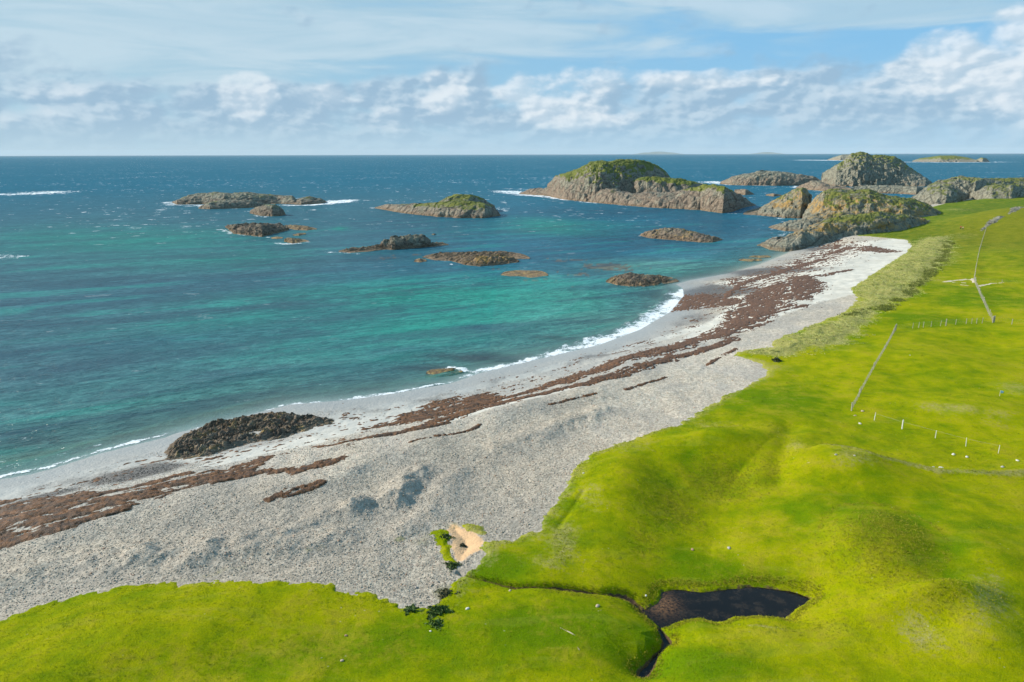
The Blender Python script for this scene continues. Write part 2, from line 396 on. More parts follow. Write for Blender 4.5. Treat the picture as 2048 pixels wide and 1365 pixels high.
def mat_weed():
    t = T('rotting_brown_kelp'); P = t.pos()
    n1 = t.noise(P, 1.3, 4, 0.7, 0.6); n2 = t.noise(P, 7.0, 3, 0.8, 1.0)
    far = t.attr('far')
    col = t.mix(t.ss(n1, 0.35, 0.65), (0.035, 0.016, 0.008), (0.19, 0.078, 0.024))
    col = t.mix(t.ss(n2, 0.54, 0.70) * 0.6, col, (0.32, 0.19, 0.07))
    col = t.mix(t.ss(t.noise(P, 0.5, 3), 0.5, 0.65) * 0.5, col, (0.03, 0.022, 0.012))
    col = t.mix(far * 0.7, col, t.mix(n2, (0.07, 0.032, 0.018), (0.20, 0.10, 0.055)))
    b = t.bump(n2, 0.12, 1.0); b = t.bump(n1, 0.3, 0.8, b)
    return t.done(t.princ(col, 0.7, b, 0.35))
def mat_rock():
    t = T('weathered_gneiss'); P = t.pos()
    G, O, tone, sc = t.attr('grassy'), t.attr('lichen'), t.attr('tone'), t.attr('weedy')
    z = t.xyz(P)[2]; nz = t.normal_z()
    n1 = t.noise(P, 0.10, 5, 0.65, 0.5); n2 = t.noise(P, 0.55, 5, 0.7, 0.4); n3 = t.noise(P, 2.2, 4, 0.75)
    Ps = t.mapping(P, scale=(0.5, 0.5, 2.4), rot=(0.35, 0.25, 0.5))
    cr = t.voro(t.mapping(t.mapping(P, rot=(0.5, 0.6, 0.7)), scale=(1, 0.45, 1.3)), 0.13, 'DISTANCE_TO_EDGE')
    strat = t.noise(Ps, 0.8, 5, 0.65, 1.5)
    pink = t.mix(t.ss(n2, 0.3, 0.7), (0.15, 0.106, 0.074), (0.325, 0.252, 0.18))
    gry = t.mix(t.ss(n2, 0.3, 0.7), (0.13, 0.124, 0.085), (0.34, 0.325, 0.245))
    col = t.mix(t.ss(tone + (n1 - 0.5) * 1.3, 0.3, 0.7), pink, gry)
    col = t.mix(t.ss(strat, 0.50, 0.72) * 0.5, col, (0.07, 0.055, 0.045))
    col = t.mix(t.ss(n3, 0.55, 0.75) * 0.5, col, (0.44, 0.42, 0.36))
    col = t.mix(t.ss(cr, 0.0, 0.05, 0.6, 0.0), col, (0.035, 0.03, 0.026))
    ol = t.ss(O + (n1 - 0.5) * 1.3 + (n2 - 0.5) * 1.3, 0.42, 0.75)
    col = t.mix(ol * 0.8, col, t.mix(n3, (0.52, 0.26, 0.03), (0.36, 0.23, 0.07)))
    low = t.ss(z + (n2 - 0.5) * 2.5, 0.3, 2.2, 1.0, 0.0)
    col = t.mix(low * 0.65, col, t.mix(t.ss(n3, .35, .65), (0.10, 0.065, 0.038), (0.30, 0.195, 0.10)))
    sw = t.ss(sc + (n2 - 0.5) * 1.6, 0.4, 0.8)
    col = t.mix(sw * 0.85, col, t.mix(t.ss(n3, 0.34, 0.58), (0.11, 0.085, 0.048), (0.44, 0.29, 0.085)))
    g = t.ss(G + (n2 - 0.5) * 0.9 + (n3 - 0.5) * 0.5 + t.ss(nz, 0.4, 0.95, -0.45, 0.05) + (n1 - 0.5) * 1.1, 0.42, 0.66)
    gc = t.mix(t.ss(n2 * 0.6 + n1 * 0.4, 0.35, 0.65), (0.085, 0.115, 0.012), (0.20, 0.20, 0.035))
    gc = t.mix(t.ss(n3, 0.5, 0.7) * 0.4, gc, (0.04, 0.05, 0.012))
    col = t.mix(g, col, gc)
    b = t.bump(n3, 0.35, 0.8); b = t.bump(strat, 0.9, 0.8, b); b = t.bump(t.ss(cr, 0.0, 0.15), 0.8, 0.8, b); b = t.bump(n2, 1.2, 0.8, b)
    return t.done(t.princ(col, 0.85, b, 0.3))
def mat_sea():
    t = T('sea_surface'); P = t.pos()
    tint = t.attr('tint', True); foam = t.attr('foam'); shallow = t.attr('shallow'); dist = t.attr('dist')
    cap = t.attr('caps')
    R = (0, 0, math.radians(-24))
    Pw = t.mapping(t.mapping(P, rot=(0, 0, math.radians(-20))), scale=(0.38, 1.0, 1))
    w1 = t.noise(Pw, 0.55, 4, 0.62, 0.3); w2 = t.noise(Pw, 1.9, 3, 0.65, 0.3); w3 = t.noise(Pw, 0.11, 4, 0.62, 0.3)
    w4 = t.noise(Pw, 0.010, 3, 0.55)
    h = w1 * 0.9 + w2 * 0.40
    b = t.bump(h, 1.0, 1.0); b = t.bump(w3, 3.0, t.ss(dist, 0.05, 0.4, 0.25, 1.0), b)
    v = t.ss(w3, 0.3, 0.7)
    col = t.mix(t.ss(w1 * 0.6 + w2 * 0.4, 0.38, 0.62), t.mix(0.55, tint, (0.0, 0.014, 0.03)), t.mix(0.07, tint, (0.30, 0.6, 0.6)))
    col = t.mix(t.ss(w3, 0.36, 0.62) * t.ss(dist, 0.1, 0.5, 0.42, 0.55), col, t.mix(0.6, tint, (0.0, 0.02, 0.04)))
    wb = t.noise(t.mapping(t.mapping(P, rot=(0, 0, math.radians(-26))), scale=(0.014, 0.075, 1)), 1.0, 5, 0.62, 0.5)
    col = t.mix(t.ss(wb, 0.48, 0.62) * t.ss(dist, 0.35, 0.1, 0.0, 0.60), col, (0.022, 0.060, 0.088))
    col = t.mix(t.ss(wb, 0.47, 0.34) * t.ss(dist, 0.35, 0.1, 0.0, 0.34), col, (0.02, 0.34, 0.26))
    col = t.mix(t.ss(w4, 0.40, 0.62) * 0.25, col, t.mix(0.4, tint, (0.0, 0.05, 0.08)))
    dif = t.princ(col, 0.6, b, 0.0)
    gl = t.n('BsdfGlossy'); t.put(gl.inputs['Color'], (1, 1, 1)); gl.inputs['Roughness'].default_value = 0.16; t.put(gl.inputs['Normal'], b)
    fr = t.n('Fresnel'); fr.inputs['IOR'].default_value = 1.33; t.put(fr.inputs['Normal'], b)
    ff = t.math('MINIMUM', S(t, fr.outputs[0]), t.ss(dist, 0.05, 0.6, 0.15, 0.07))
    ms = t.n('MixShader'); t.put(ms.inputs[0], ff); t.put(ms.inputs[1], dif); t.put(ms.inputs[2], S(t, gl.outputs[0]))
    # transparent shallows over the sand
    tr = t.n('BsdfTransparent'); t.put(tr.inputs[0], (0.86, 0.95, 0.95))
    m2 = t.n('MixShader'); t.put(m2.inputs[0], shallow); t.put(m2.inputs[1], S(t, tr.outputs[0])); t.put(m2.inputs[2], S(t, ms.outputs[0]))
    # foam: surf and scattered white horses
    fn = t.noise(P, 0.55, 5, 0.75, 1.2); fn2 = t.noise(P, 2.6, 3, 0.7, 0.6)
    f1 = t.ss(foam + (fn - 0.5) * 1.7 + (fn2 - 0.5) * 1.2, 0.62, 0.95)
    Pc = t.mapping(P, scale=(0.75, 1.0, 1), rot=(0, 0, math.radians(8)))
    c1 = t.noise(Pc, 0.10, 4, 0.75); c2 = t.noise(P, 0.006, 3)
    f2 = t.ss(c1 + (c2 - 0.5) * 0.25, 0.628, 0.675) * cap
    Pe = t.mapping(P, scale=(0.3, 1.0, 1), rot=(0, 0, 0))
    f3 = t.ss(t.noise(Pe, 0.5, 3, 0.7), 0.70, 0.76) * t.ss(dist, 0.5, 0.1, 0.0, 0.35)
    ft = t.math('MAXIMUM', t.math('MAXIMUM', f1, f2), f3)
    fo = t.princ((0.80, 0.82, 0.83), 0.9, t.bump(fn2, 0.15, 0.6), 0.1)
    m3 = t.n('MixShader'); t.put(m3.inputs[0], ft * 0.92); t.put(m3.inputs[1], S(t, m2.outputs[0])); t.put(m3.inputs[2], fo)
    return t.done(S(t, m3.outputs[0]))
def mat_pond():
    t = T('peaty_pond_water'); P = t.pos()
    n = t.noise(P, 0.8, 4, 0.7); n2 = t.noise(P, 4, 3, 0.7)
    col = t.mix(t.ss(n, 0.45, 0.7), (0.006, 0.005, 0.004), (0.028, 0.020, 0.013))
    col = t.mix(t.attr('bed') * t.ss(n2, 0.35, 0.65), col, (0.20, 0.10, 0.045))
    nd = t.princ(col, 0.10, t.bump(n2, 0.02, 0.4), 0.16)
    return t.done(nd)
def mat_plain(name, c1, c2, sc=4.0, rough=0.8, spec=0.3, bump=0.02):
    t = T(name); P = t.pos(); n = t.noise(P, sc, 4, 0.65)
    return t.done(t.princ(t.mix(t.ss(n, 0.35, 0.65), c1, c2), rough, t.bump(n, bump, 0.7), spec))
def mat_vcol(name, rough=0.85, spec=0.25):
    t = T(name); P = t.pos(); n = t.noise(P, 9.0, 3, 0.7)
    c = t.attr('tone3', True)
    return t.done(t.princ(t.mix(t.ss(n, 0.3, 0.7) * 0.3, c, t.mix(0.6, c, (0.02, 0.02, 0.015))), rough, None, spec))
M_BEACH, M_GRASS, M_WEED, M_ROCK, M_SEA, M_POND = mat_beach(), mat_grass(), mat_weed(), mat_rock(), mat_sea(), mat_pond()
M_STONE = mat_vcol('loose_stones'); M_TUFT = mat_vcol('coarse_grass_blades', 0.8, 0.15); M_LEAF = mat_vcol('dark_weed_leaves', 0.7, 0.3)
M_POST = mat_plain('grey_weathered_post', (0.30, 0.27, 0.21), (0.44, 0.40, 0.32)); M_WHITE = mat_plain('pale_painted_post', (0.66, 0.62, 0.52), (0.78, 0.75, 0.66))
M_WIRE = mat_plain('galvanised_wire', (0.22, 0.22, 0.20), (0.32, 0.31, 0.28), rough=0.5, spec=0.5)

# ------------------------------------------------------------------ land grid
def polar_rows(r0, r1, ka, kb):
    r = [r0]
    while r[-1] < r1: r.append(r[-1] + min(r[-1] ** 2 / H0 * ka, kb * r[-1]))
    return np.array(r)
NC = 1150
az = np.radians(np.linspace(-45.5, 45.5, NC))
rr = polar_rows(36, 760, 0.0016, 0.0048)
R_, A_ = np.meshgrid(rr, az, indexing='ij')
LX, LY = R_ * np.sin(A_), R_ * np.cos(A_)
sh = LX.shape
LZ, DS, DG = height(LX, LY)
print('land grid', sh, time.time()-_t0)

# seaweed
WEED = [
 [(-150,1045,20),(0,1037,22),(80,1025,20),(150,1015,12),(190,1010,4)],
 [(-150,1110,16),(0,1080,18),(60,1065,18),(150,1052,15),(220,1030,10),(300,1005,10),(380,985,9),(450,962,8),(500,945,8),(525,925,5)],
 [(-100,1130,4),(60,1100,5),(160,1075,5),(250,1045,4)],
 [(430,985,3),(520,962,3),(600,965,4),(660,950,5),(695,938,3)], [(540,1025,3),(590,1010,4),(640,998,4)], [(150,1015,3),(260,990,2),(380,960,3)],
 [(735,855,4),(800,845,8),(850,832,16),(900,818,22),(940,800,20),(975,783,7)],
 [(700,895,2),(830,870,4),(900,850,7),(950,830,9),(1010,815,10),(1060,805,6)],
 [(960,805,3),(1050,790,6),(1100,775,11),(1150,760,13),(1200,745,11),(1260,725,11),(1320,710,11),(1400,690,8),(1450,675,8)],
 [(1030,815,4),(1100,800,6),(1180,780,8),(1250,760,8),(1320,735,7),(1400,715,5),(1470,690,4)],
 [(1380,692,6),(1440,675,10),(1480,655,12),(1510,625,15),(1525,600,11),(1545,580,7),(1572,570,4)],
 [(1368,603,8),(1400,585,12),(1430,600,10),(1460,598,9)], [(1590,605,7),(1612,580,8),(1600,560,5)],
 [(1440,600,2),(1480,566,2),(1530,550,2.4),(1600,530,2.6),(1650,518,2)], [(1640,560,2),(1700,548,1)], [(1600,570,2.5),(1640,575,3)], [(1655,508,1.5),(1700,497,2.5)], [(1730,500,3),(1755,508,5),(1785,511,1.5)],
 [(1540,625,5),(1600,622,4)], [(1410,745,2),(1470,715,2)], [(1100,830,2),(1190,810,2)], [(820,910,1.5),(930,880,2),(960,870,2)], [(640,905,1.5),(800,880,2),(900,862,2)], [(1250,795,2),(1330,770,2)]]
wf = np.zeros(sh)
msk = (DS > 0) & (DG < 0)
xb, yb = LX[msk], LY[msk]
wv = np.zeros(xb.shape)
for L in WEED:
    d = pline(xb, yb, L, 2.3, 1.55 if L[-1][0] < 720 else 1.2 if L[-1][0] < 1100 else 0.80)
    wv = np.maximum(wv, np.clip(1.35 - 0.72 * d, 0, 1.0))
# broken flecks over the upper sand
tt = DS[msk] / (DS[msk] - DG[msk])
fleck = 0.40 * np.exp(-((tt - 0.5) / 0.32) ** 2) * sstep(120, 190, np.hypot(xb, yb)) * sstep(60, 75, xb) + 0.30 * np.exp(-((tt - 0.30) / 0.2) ** 2)
alongx = xb * 0.82 + yb * 0.57; alongy = -xb * 0.57 + yb * 0.82
n1 = fbm(alongx / 7, alongy / 1.5, 4); n2 = fbm(alongx / 2.0, alongy / 0.45, 3)
wv = np.maximum(wv, fleck)
n3_ = fbm(xb / 0.7, yb / 0.7, 2)
wv = wv * 1.15 + (1.6 * n1 + 1.7 * n2 + 0.5 * n3_ * (np.hypot(xb, yb) < 130)) * np.clip(.47 + .8 * wv, 0, 1) - 0.66
wf[msk] = wv; wf[~msk] = -2

# beach masks
x0, y0 = LX, LY
def soft_line(pts, z): 
    return np.exp(-pline(LX, LY, pts, z) ** 2)
SAND_POLY = px([(1355,572),(1450,556),(1540,535),(1620,500),(1700,488),(1822,484),(1830,500),(1716,598),(1640,612),(1560,640),(1500,668),(1420,690),(1340,700),(1400,650),(1470,600),(1380,600)], 2.5)
sand = sstep(-4, 3, poly_sd(LX, LY, SAND_POLY)) * 0.95
for L in ([(-100,1010,30),(60,985,26),(200,945,20),(300,925,18),(420,930,10),(560,905,12),(680,880,18),(760,845,25),(850,800,16),(930,780,10),(1050,752,8),(1150,722,6)], [(420,950,10),(560,915,10),(640,905,8)], [(640,865,20),(720,830,25),(800,812,20)], [(860,880,4),(950,862,5),(1060,830,5),(1180,800,4)], [(1180,720,5),(1300,690,7),(1400,660,7)], [(820,850,4),(950,850,4),(1040,800,6)]):
    sand = np.maximum(sand, soft_line(L, 1.0))
grey = np.zeros(sh)
for e in ((285, 958, 75, 15, 1.0), (330, 1005, 50, 8, .5), (1440, 585, 110, 12, .8), (1550, 545, 110, 8, .8), (1370, 640, 80, 16, .22), (100, 1000, 60, 7, .6), (1250, 700, 90, 10, .25), (1660, 500, 60, 4, .4)):
    grey = np.maximum(grey, e[4] * ellw(LX, LY, *e[:4], 1.0))
grey = np.clip(grey + 0.55 * np.exp(-((DS - 9) / 5) ** 2) * (0.5 + fbm(LX / 9, LY / 9, 3)) , 0, 1)
sand = sand * (1 - 0.8 * grey)
tq_ = np.clip(DS / np.maximum(DS - DG, .5), 0, 1)
DULL_SHADE = np.clip(sstep(.45, .75, tq_ + .12 * fbm(LX / 9, LY / 9, 3)) * sstep(22, 2, LX) + .35 * sstep(.3, .1, fbm(LX / 12, LY / 12, 3) + .3), 0, 1)  # shade of the ridge's back slope put into stone colour, plus random dull spots
wet = np.clip(1.25 - DS / 9.0, 0, 1) ** 0.8 * (1 - 0.5 * sstep(60, 90, LX))
stain = np.clip(wf * 0.5 + 0.25, 0, 0.55)
peach = sstep(-0.3, 0.2, poly_sd(LX, LY, SAND_HOLE) - .2 + 0.9 * fbm(LX / 1.0, LY / 1.0, 4))
peach = np.maximum(peach, sstep(-1, 0, -0.3 - np.abs(pline(LX, LY, [(918,1140,6),(908,1160,8)], 3))) )
moss = np.zeros(sh)
for e in ((850, 1080, 60, 30, .55), (620, 1105, 130, 16, .5), (430, 1150, 200, 10, .55), (890, 1190, 40, 25, .8), (730, 1160, 80, 10, .4), (900, 1050, 50, 14, .6), (800, 1080, 14, 6, .9), (1540, 745, 40, 12, .4)):
    moss = np.maximum(moss, e[4] * ellw(LX, LY, *e[:4], 4.0))
V = np.stack([LX, LY, LZ], -1).reshape(-1, 3)
keep = (DS > -30) & (DG < 3.0)
keep |= poly_sd(LX, LY, SAND_HOLE) > -3
f = grid_faces(*sh, keep)
vv, ff, at = compact(V, f, dict(sand=sand.ravel(), wet=wet.ravel(), stain=stain.ravel(), grey=grey.ravel(), dull_shade=(DULL_SHADE * (1 - peach)).ravel(), damp=(sstep(34, 14, DS) * sstep(60, 20, LX)).ravel(), peach=peach.ravel(), moss=moss.ravel()))
tag(mesh_np('beach', vv, ff, M_BEACH, at), kind='structure')

# grass sheet, its frayed edge dipping under the pebbles
gd = DG + 1.7 * fbm(LX / 3.2, LY / 3.2, 4) + 0.8 * fbm(LX / 0.8, LY / 0.8, 3)
for Q in (PATCH1, PATCH2): gd = np.maximum(gd, poly_sd(LX, LY, Q) + 0.9 * fbm(LX / 1.0, LY / 1.0, 4))
sh_sd = poly_sd(LX, LY, SAND_HOLE)
gd = np.minimum(gd, -sh_sd + 0.2 + 0.9 * fbm(LX / 1.0, LY / 1.0, 4))
gz = LZ + np.clip(gd * 0.30, -0.5, 0.16) + 0.02
pdn = poly_sd(LX, LY, POND)
BARE = [[(1888,565,3),(1910,562,4),(1932,560,4)], [(1905,566,2),(1930,567,3)], [(1922,571,1.6),(1948,574,2)], [(1958,573,3),(1985,569,2.4),(2012,567,1)], [(1944,558,3),(1949,566,3)], [(1965,730,1),(1982,730,1.6)], [(1120,1248,2),(1150,1262,3)], [(1155,1285,3),(1160,1292,3)], [(1205,1210,3),(1195,1214,2)], [(1740,812,1.5),(1752,814,1.5)]]
bare = np.zeros(sh)
bm_ = DG > 2
for L in BARE:
    bare[bm_] = np.maximum(bare[bm_], np.clip(1.15 - pline(LX[bm_], LY[bm_], [(a, b, c * .32) for a, b, c in L], 5.0), 0, 1))
bare = np.where(bare > 0.02, bare + 0.9 * fbm(LX / 2.2, LY / 1.6, 4) - 0.55, -1)
olive = np.zeros(sh); dry = np.zeros(sh); lush = np.zeros(sh); mud = np.zeros(sh)
for e in ((1340, 1000, 90, 55, .55), (1450, 950, 110, 40, .6), (1290, 1070, 50, 50, .45), (1762, 1115, 90, 62, .75), (1745, 950, 60, 20, .35), (1885, 1240, 50, 35, .6), (1520, 940, 60, 40, .5), (2030, 470, 110, 24, 1.3), (2020, 530, 60, 20, .4), (1850, 470, 60, 8, .6), (1700, 1260, 120, 30, .35), (1560, 1260, 80, 14, .4), (1150, 1185, 120, 12, .5), (300, 1330, 300, 40, .25)):
    olive = np.maximum(olive, e[4] * ellw(LX, LY, *e[:4]))
for e in ((1125, 1080, 45, 60, .62), (1100, 1125, 70, 22, .5), (1180, 1000, 50, 50, .40), (1250, 900, 80, 22, .42), (1400, 850, 100, 18, .42), (1590, 900, 25, 22, .5), (1970, 1230, 50, 60, .55), (1840, 1290, 60, 40, .5), (1700, 945, 60, 22, .5), (1900, 835, 80, 10, .55), (1990, 850, 60, 20, .4), (2030, 790, 40, 14, .5), (1560, 735, 60, 16, .45), (1450, 800, 60, 14, .35), (1640, 700, 80, 8, .45), (1710, 665, 50, 10, .4), (2020, 440, 60, 12, .45), (1900, 520, 25, 20, .45), (1925, 480, 40, 6, .4), (1870, 560, 40, 12, .4), (1530, 1250, 40, 5, .6), (1915, 424, 35, 5, .5)):
    dry = np.maximum(dry, e[4] * ellw(LX, LY, *e[:4]))
dry = np.maximum(dry, 0.55 * np.exp(-(np.clip(DG, 0, 99) / 2.0) ** 2) * (0.55 + 0.45 * (LX > -5)))
dry = np.maximum(dry, 0.65 * np.exp(-(pline(LX, LY, [(1640,915,3),(1700,922,3),(1740,934,4),(1830,943,4),(1870,950,4),(1960,955,4),(2048,955,4),(2150,955,4)], 5.0)) ** 2))
for e in ((1000, 1130, 60, 30, 1), (1100, 1260, 150, 50, 1), (1560, 800, 90, 40, .8), (1700, 1050, 200, 60, .5), (1400, 1330, 120, 30, .8), (700, 1300, 300, 50, .8), (1450, 1120, 120, 30, .8), (1990, 420, 120, 14, 1), (1960, 600, 120, 20, .6), (1850, 640, 80, 10, .8)):
    lush = np.maximum(lush, e[4] * ellw(LX, LY, *e[:4]))
mud = np.maximum(0.9 * np.exp(-(pline(LX, LY, STREAM, 3.0) / 1.3) ** 2), sstep(-0.35, 0.2, pdn + 0.3 * fbm(LX, LY, 3)) * 0.55)
mud = np.maximum(mud, 0.75 * np.exp(-(pline(LX, LY, TAIL, ZP) / 1.35) ** 4))
ds_ = poly_sd(LX, LY, DUNE)
dunem = sstep(-3, 3, ds_ + 7 * fbm(LX / 8, LY / 8, 4) * (LX > 0))
dry = np.maximum(dry, dunem * 0.85)
rr_ = -np.log(np.clip(ellw(LX, LY, 1757, 1112, 96, 68, 3.5), 1e-9, 1)) ** 1
olive = np.maximum(olive, .45 * np.exp(-((np.sqrt(rr_) - 1.0) / .10) ** 2) * (LY < 90) * (fbm(LX / 3, LY / 3, 2) > -.25))
scarp = np.exp(-((line_dist(LX, LY, SCARP) + 2.5 * fbm(LX / 9, LY / 9, 2)) / 1.3) ** 2)
keep = (gd > -1.5) & (DS > -6) & (gd > -1.5)
f = grid_faces(*sh, keep)
gv = np.stack([LX, LY, gz], -1).reshape(-1, 3)
vv, ff, at = compact(gv, f, dict(olive=olive.ravel(), dry=dry.ravel(), lush=lush.ravel(), mud=mud.ravel(), farfield_shade=(sstep(160, 320, LY + 0.6 * 12 * fbm(LX / 30, LY / 30, 3))).ravel()))
tag(mesh_np('grassland', vv, ff, M_GRASS, at), kind='structure')
# bare sand scrapes in the turf
f = grid_faces(*sh, bare > -0.2)
bz = gz + np.clip(bare * 0.5, -0.2, 0.08)
M_SAND = mat_plain('bare_pale_sand', (0.46, 0.37, 0.25), (0.62, 0.53, 0.40), 1.2, 0.95, 0.1, 0.05)
vv, ff, at = compact(np.stack([LX, LY, bz], -1).reshape(-1, 3), f, {})
tag(mesh_np('bare_sand', vv, ff, M_SAND, at), kind='structure')
# seaweed sheet
f = grid_faces(*sh, wf > -0.35)
wz = LZ + np.clip(wf * 0.30, -0.15, 0.16) + np.where(wf > 0, 0.10 * billow(LX / 0.9, LY / 0.9, 2), 0) - 0.01
farw = sstep(95, 170, R_)
vv, ff, at = compact(np.stack([LX, LY, wz], -1).reshape(-1, 3), f, dict(far=farw.ravel()))
so = mesh_np('seaweed', vv, ff, M_WEED, at)
tag(so, 'brown strandline seaweed lying in long streaks across the pebbles and sand', 'seaweed', kind='stuff')

# lookup of the finished ground
def ground(x, y):
    x = np.atleast_1d(np.asarray(x, float)); y = np.atleast_1d(np.asarray(y, float))
    z, ds, dg = height(x, y)
    return z + np.where(dg > 0.5, 0.18, 0.0)
def on_ground(x, y, z=4.5, it=7):
    """where the line of sight through a photo pixel meets the ground"""
    for i in range(it):
        X, Y = unp(np.array(float(x)), np.array(float(y)), z)
        z = 0.35 * z + 0.65 * float(ground(X, Y)[0])
    return float(X), float(Y), float(ground(X, Y)[0])

# ------------------------------------------------------------------ sea
saz = np.radians(np.linspace(-47, 47, 1050))
sr = polar_rows(62, 56000, 0.0022, 0.0125)
R2, A2 = np.meshgrid(sr, saz, indexing='ij')
SX, SY = R2 * np.sin(A2), R2 * np.cos(A2)
dsea = np.full(SX.shape, -400.0)
nr = R2 < 1500
d_ = line_dist(SX[nr], SY[nr], shore_line); dsea[nr] = np.where(inside(SX[nr], SY[nr], land_poly), d_, -d_)
depth = np.clip(-dsea * 0.07, 0, 5)
def lin(*c): return np.array([((v / 255) / 12.92 if v < 10.3 else (((v / 255) + .055) / 1.055) ** 2.4) for v in c])
tint = np.empty(SX.shape + (3,))
tint[:] = np.array([0.003, 0.150, 0.240])
def blend(m, c):
    global tint
    tint = tint * (1 - m[..., None]) + np.array(c) * m[..., None]
lft = sstep(200, -400, SX)[..., None]
blend(sstep(1200, 250, R2) * sstep(60, -120, SX) * 0.85, (0.055, 0.150, 0.175))  # greyer water on the left: bright sky reflection put into the tint
blend(sstep(260, 110, R2) * sstep(30, -60, SX) * 0.7, (0.050, 0.120, 0.135))
turq = (0.001, 0.30, 0.205); pale = (0.16, 0.42, 0.33); deep = (0.001, 0.070, 0.125); kelp = (0.022, 0.040, 0.060)
wob = fbm(SX / 40, SY / 40, 3)
for (x, y, a, b, c, s, rot) in (
    (640, 640, 330, 40, turq, .50, .35), (860, 660, 200, 30, turq, .7, .3), (920, 590, 270, 36, turq, 1.0, .2), (1000, 640, 170, 26, (0.004, 0.36, 0.22), .7, .2), (1120, 600, 110, 24, turq, .7, .1), (1050, 575, 120, 28, turq, .5, .1), (300, 480, 200, 22, turq, .60, .1), (420, 520, 170, 18, turq, .5, .1), (560, 590, 200, 14, turq, .35, .2),
    (120, 470, 120, 22, turq, .35, 0), (1110, 455, 130, 14, turq, .85, 0), (1060, 440, 60, 6, turq, .6, 0), (1180, 470, 60, 5, turq, .5, 0), (990, 620, 160, 40, turq, .4, 0),
    (700, 710, 260, 28, turq, .45, .5), (230, 790, 260, 40, turq, .28, .5), (1290, 540, 110, 14, turq, .8, .1), (680, 457, 14, 3.5, turq, .8, 0),
    (1240, 480, 180, 20, deep, .7, 0), (1430, 455, 110, 22, deep, .7, 0), (800, 440, 200, 20, deep, .35, 0), (1150, 520, 120, 12, deep, .7, 0), (1420, 395, 90, 12, deep, .6, 0), (1190, 545, 90, 10, deep, .7, 0), (1250, 425, 200, 12, deep, .7, 0), (1480, 500, 60, 10, deep, .5, 0),
    (955, 655, 60, 8, deep, .7, .3), (450, 560, 240, 10, deep, .35, .25), (560, 790, 200, 9, kelp, .35, .5), (970, 718, 120, 9, kelp, .95, .25), (860, 735, 60, 6, kelp, .8, .3), (840, 700, 120, 7, deep, .45, .25), (600, 740, 200, 7, deep, .4, .4),
    (1150, 640, 60, 6, deep, .4, .3), (1100, 575, 200, 5, deep, .45, .1), (840, 505, 110, 8, deep, .4, 0), (350, 680, 250, 9, deep, .35, .3), (200, 600, 250, 9, deep, .3, .2), (700, 520, 160, 7, kelp, .3, .1), (820, 772, 100, 6, kelp, .85, .4), (400, 830, 200, 5, kelp, .4, .5), (1320, 590, 40, 8, kelp, .35, 0), (1110, 675, 40, 5, kelp, .5, .2)):
    m = ellw(SX, SY, x, y, a, b, 0.0, rot * 0.3)
    m = np.clip(m * (1 + 0.9 * wob), 0, 1)
    blend(m * s, c)
nearsh = np.exp(-np.clip(-dsea, 0, 400) / np.where(SX > -5, 20, 12))
blend(np.clip(nearsh * 1.0, 0, .85) * sstep(500, 250, R2), pale)
blend(ellw(SX, SY, 1330, 530, 110, 12, 0.0) * .7, pale); blend(ellw(SX, SY, 1220, 640, 110, 16, 0.0) * .5, pale); blend(ellw(SX, SY, 1000, 700, 100, 6, 0.0) * .35, pale)
blend(np.clip(np.exp(-(pline(SX, SY, [(-60,940,9),(0,925,9),(110,905,8),(230,878,7),(340,852,6),(470,818,5),(560,800,4)], 0.0)) ** 2), 0, 1) * .6 * (1 + .5 * wob).clip(0, 1.3), (0.13, 0.27, 0.17))
KEL = np.zeros(SX.shape)
for e in ((970, 716, 115, 9, .95), (860, 738, 70, 6, .8), (880, 772, 80, 4, .9), (800, 783, 90, 3, .8), (1320, 592, 45, 7, .55), (1110, 676, 45, 5, .6), (60, 885, 60, 10, .5), (330, 870, 120, 4, .3)):
    KEL = np.maximum(KEL, e[4] * np.clip(ellw(SX, SY, *e[:4], 0.0, .25) * (1 + .8 * fbm(SX / 8, SY / 8, 3)), 0, 1))
blend(KEL * .9, (0.030, 0.034, 0.048))
# floating brown weed on the water between the islets
fw = np.zeros(SX.shape)
mm = (R2 > 150) & (R2 < 480) & (SX > -60) & (SX < 150)
nn = fbm(SX[mm] / 7, SY[mm] / 4, 4) + 0.5 * fbm(SX[mm] / 2.0, SY[mm] / 1.5, 2)
for e in ((1220, 535, 70, 9, 1.0), (1130, 520, 60, 6, .7), (1090, 560, 60, 5, .6), (760, 518, 50, 5, .6), (830, 510, 50, 3, .6), (1000, 535, 60, 5, .5), (1160, 550, 50, 5, .7)):
    fw[mm] = np.maximum(fw[mm], e[4] * ellw(SX[mm], SY[mm], *e[:4], 0.0))
fw[mm] = sstep(0.55, 0.75, fw[mm] + nn * 0.9 - 0.0)
blend(fw * 0.8, (0.20, 0.11, 0.045))
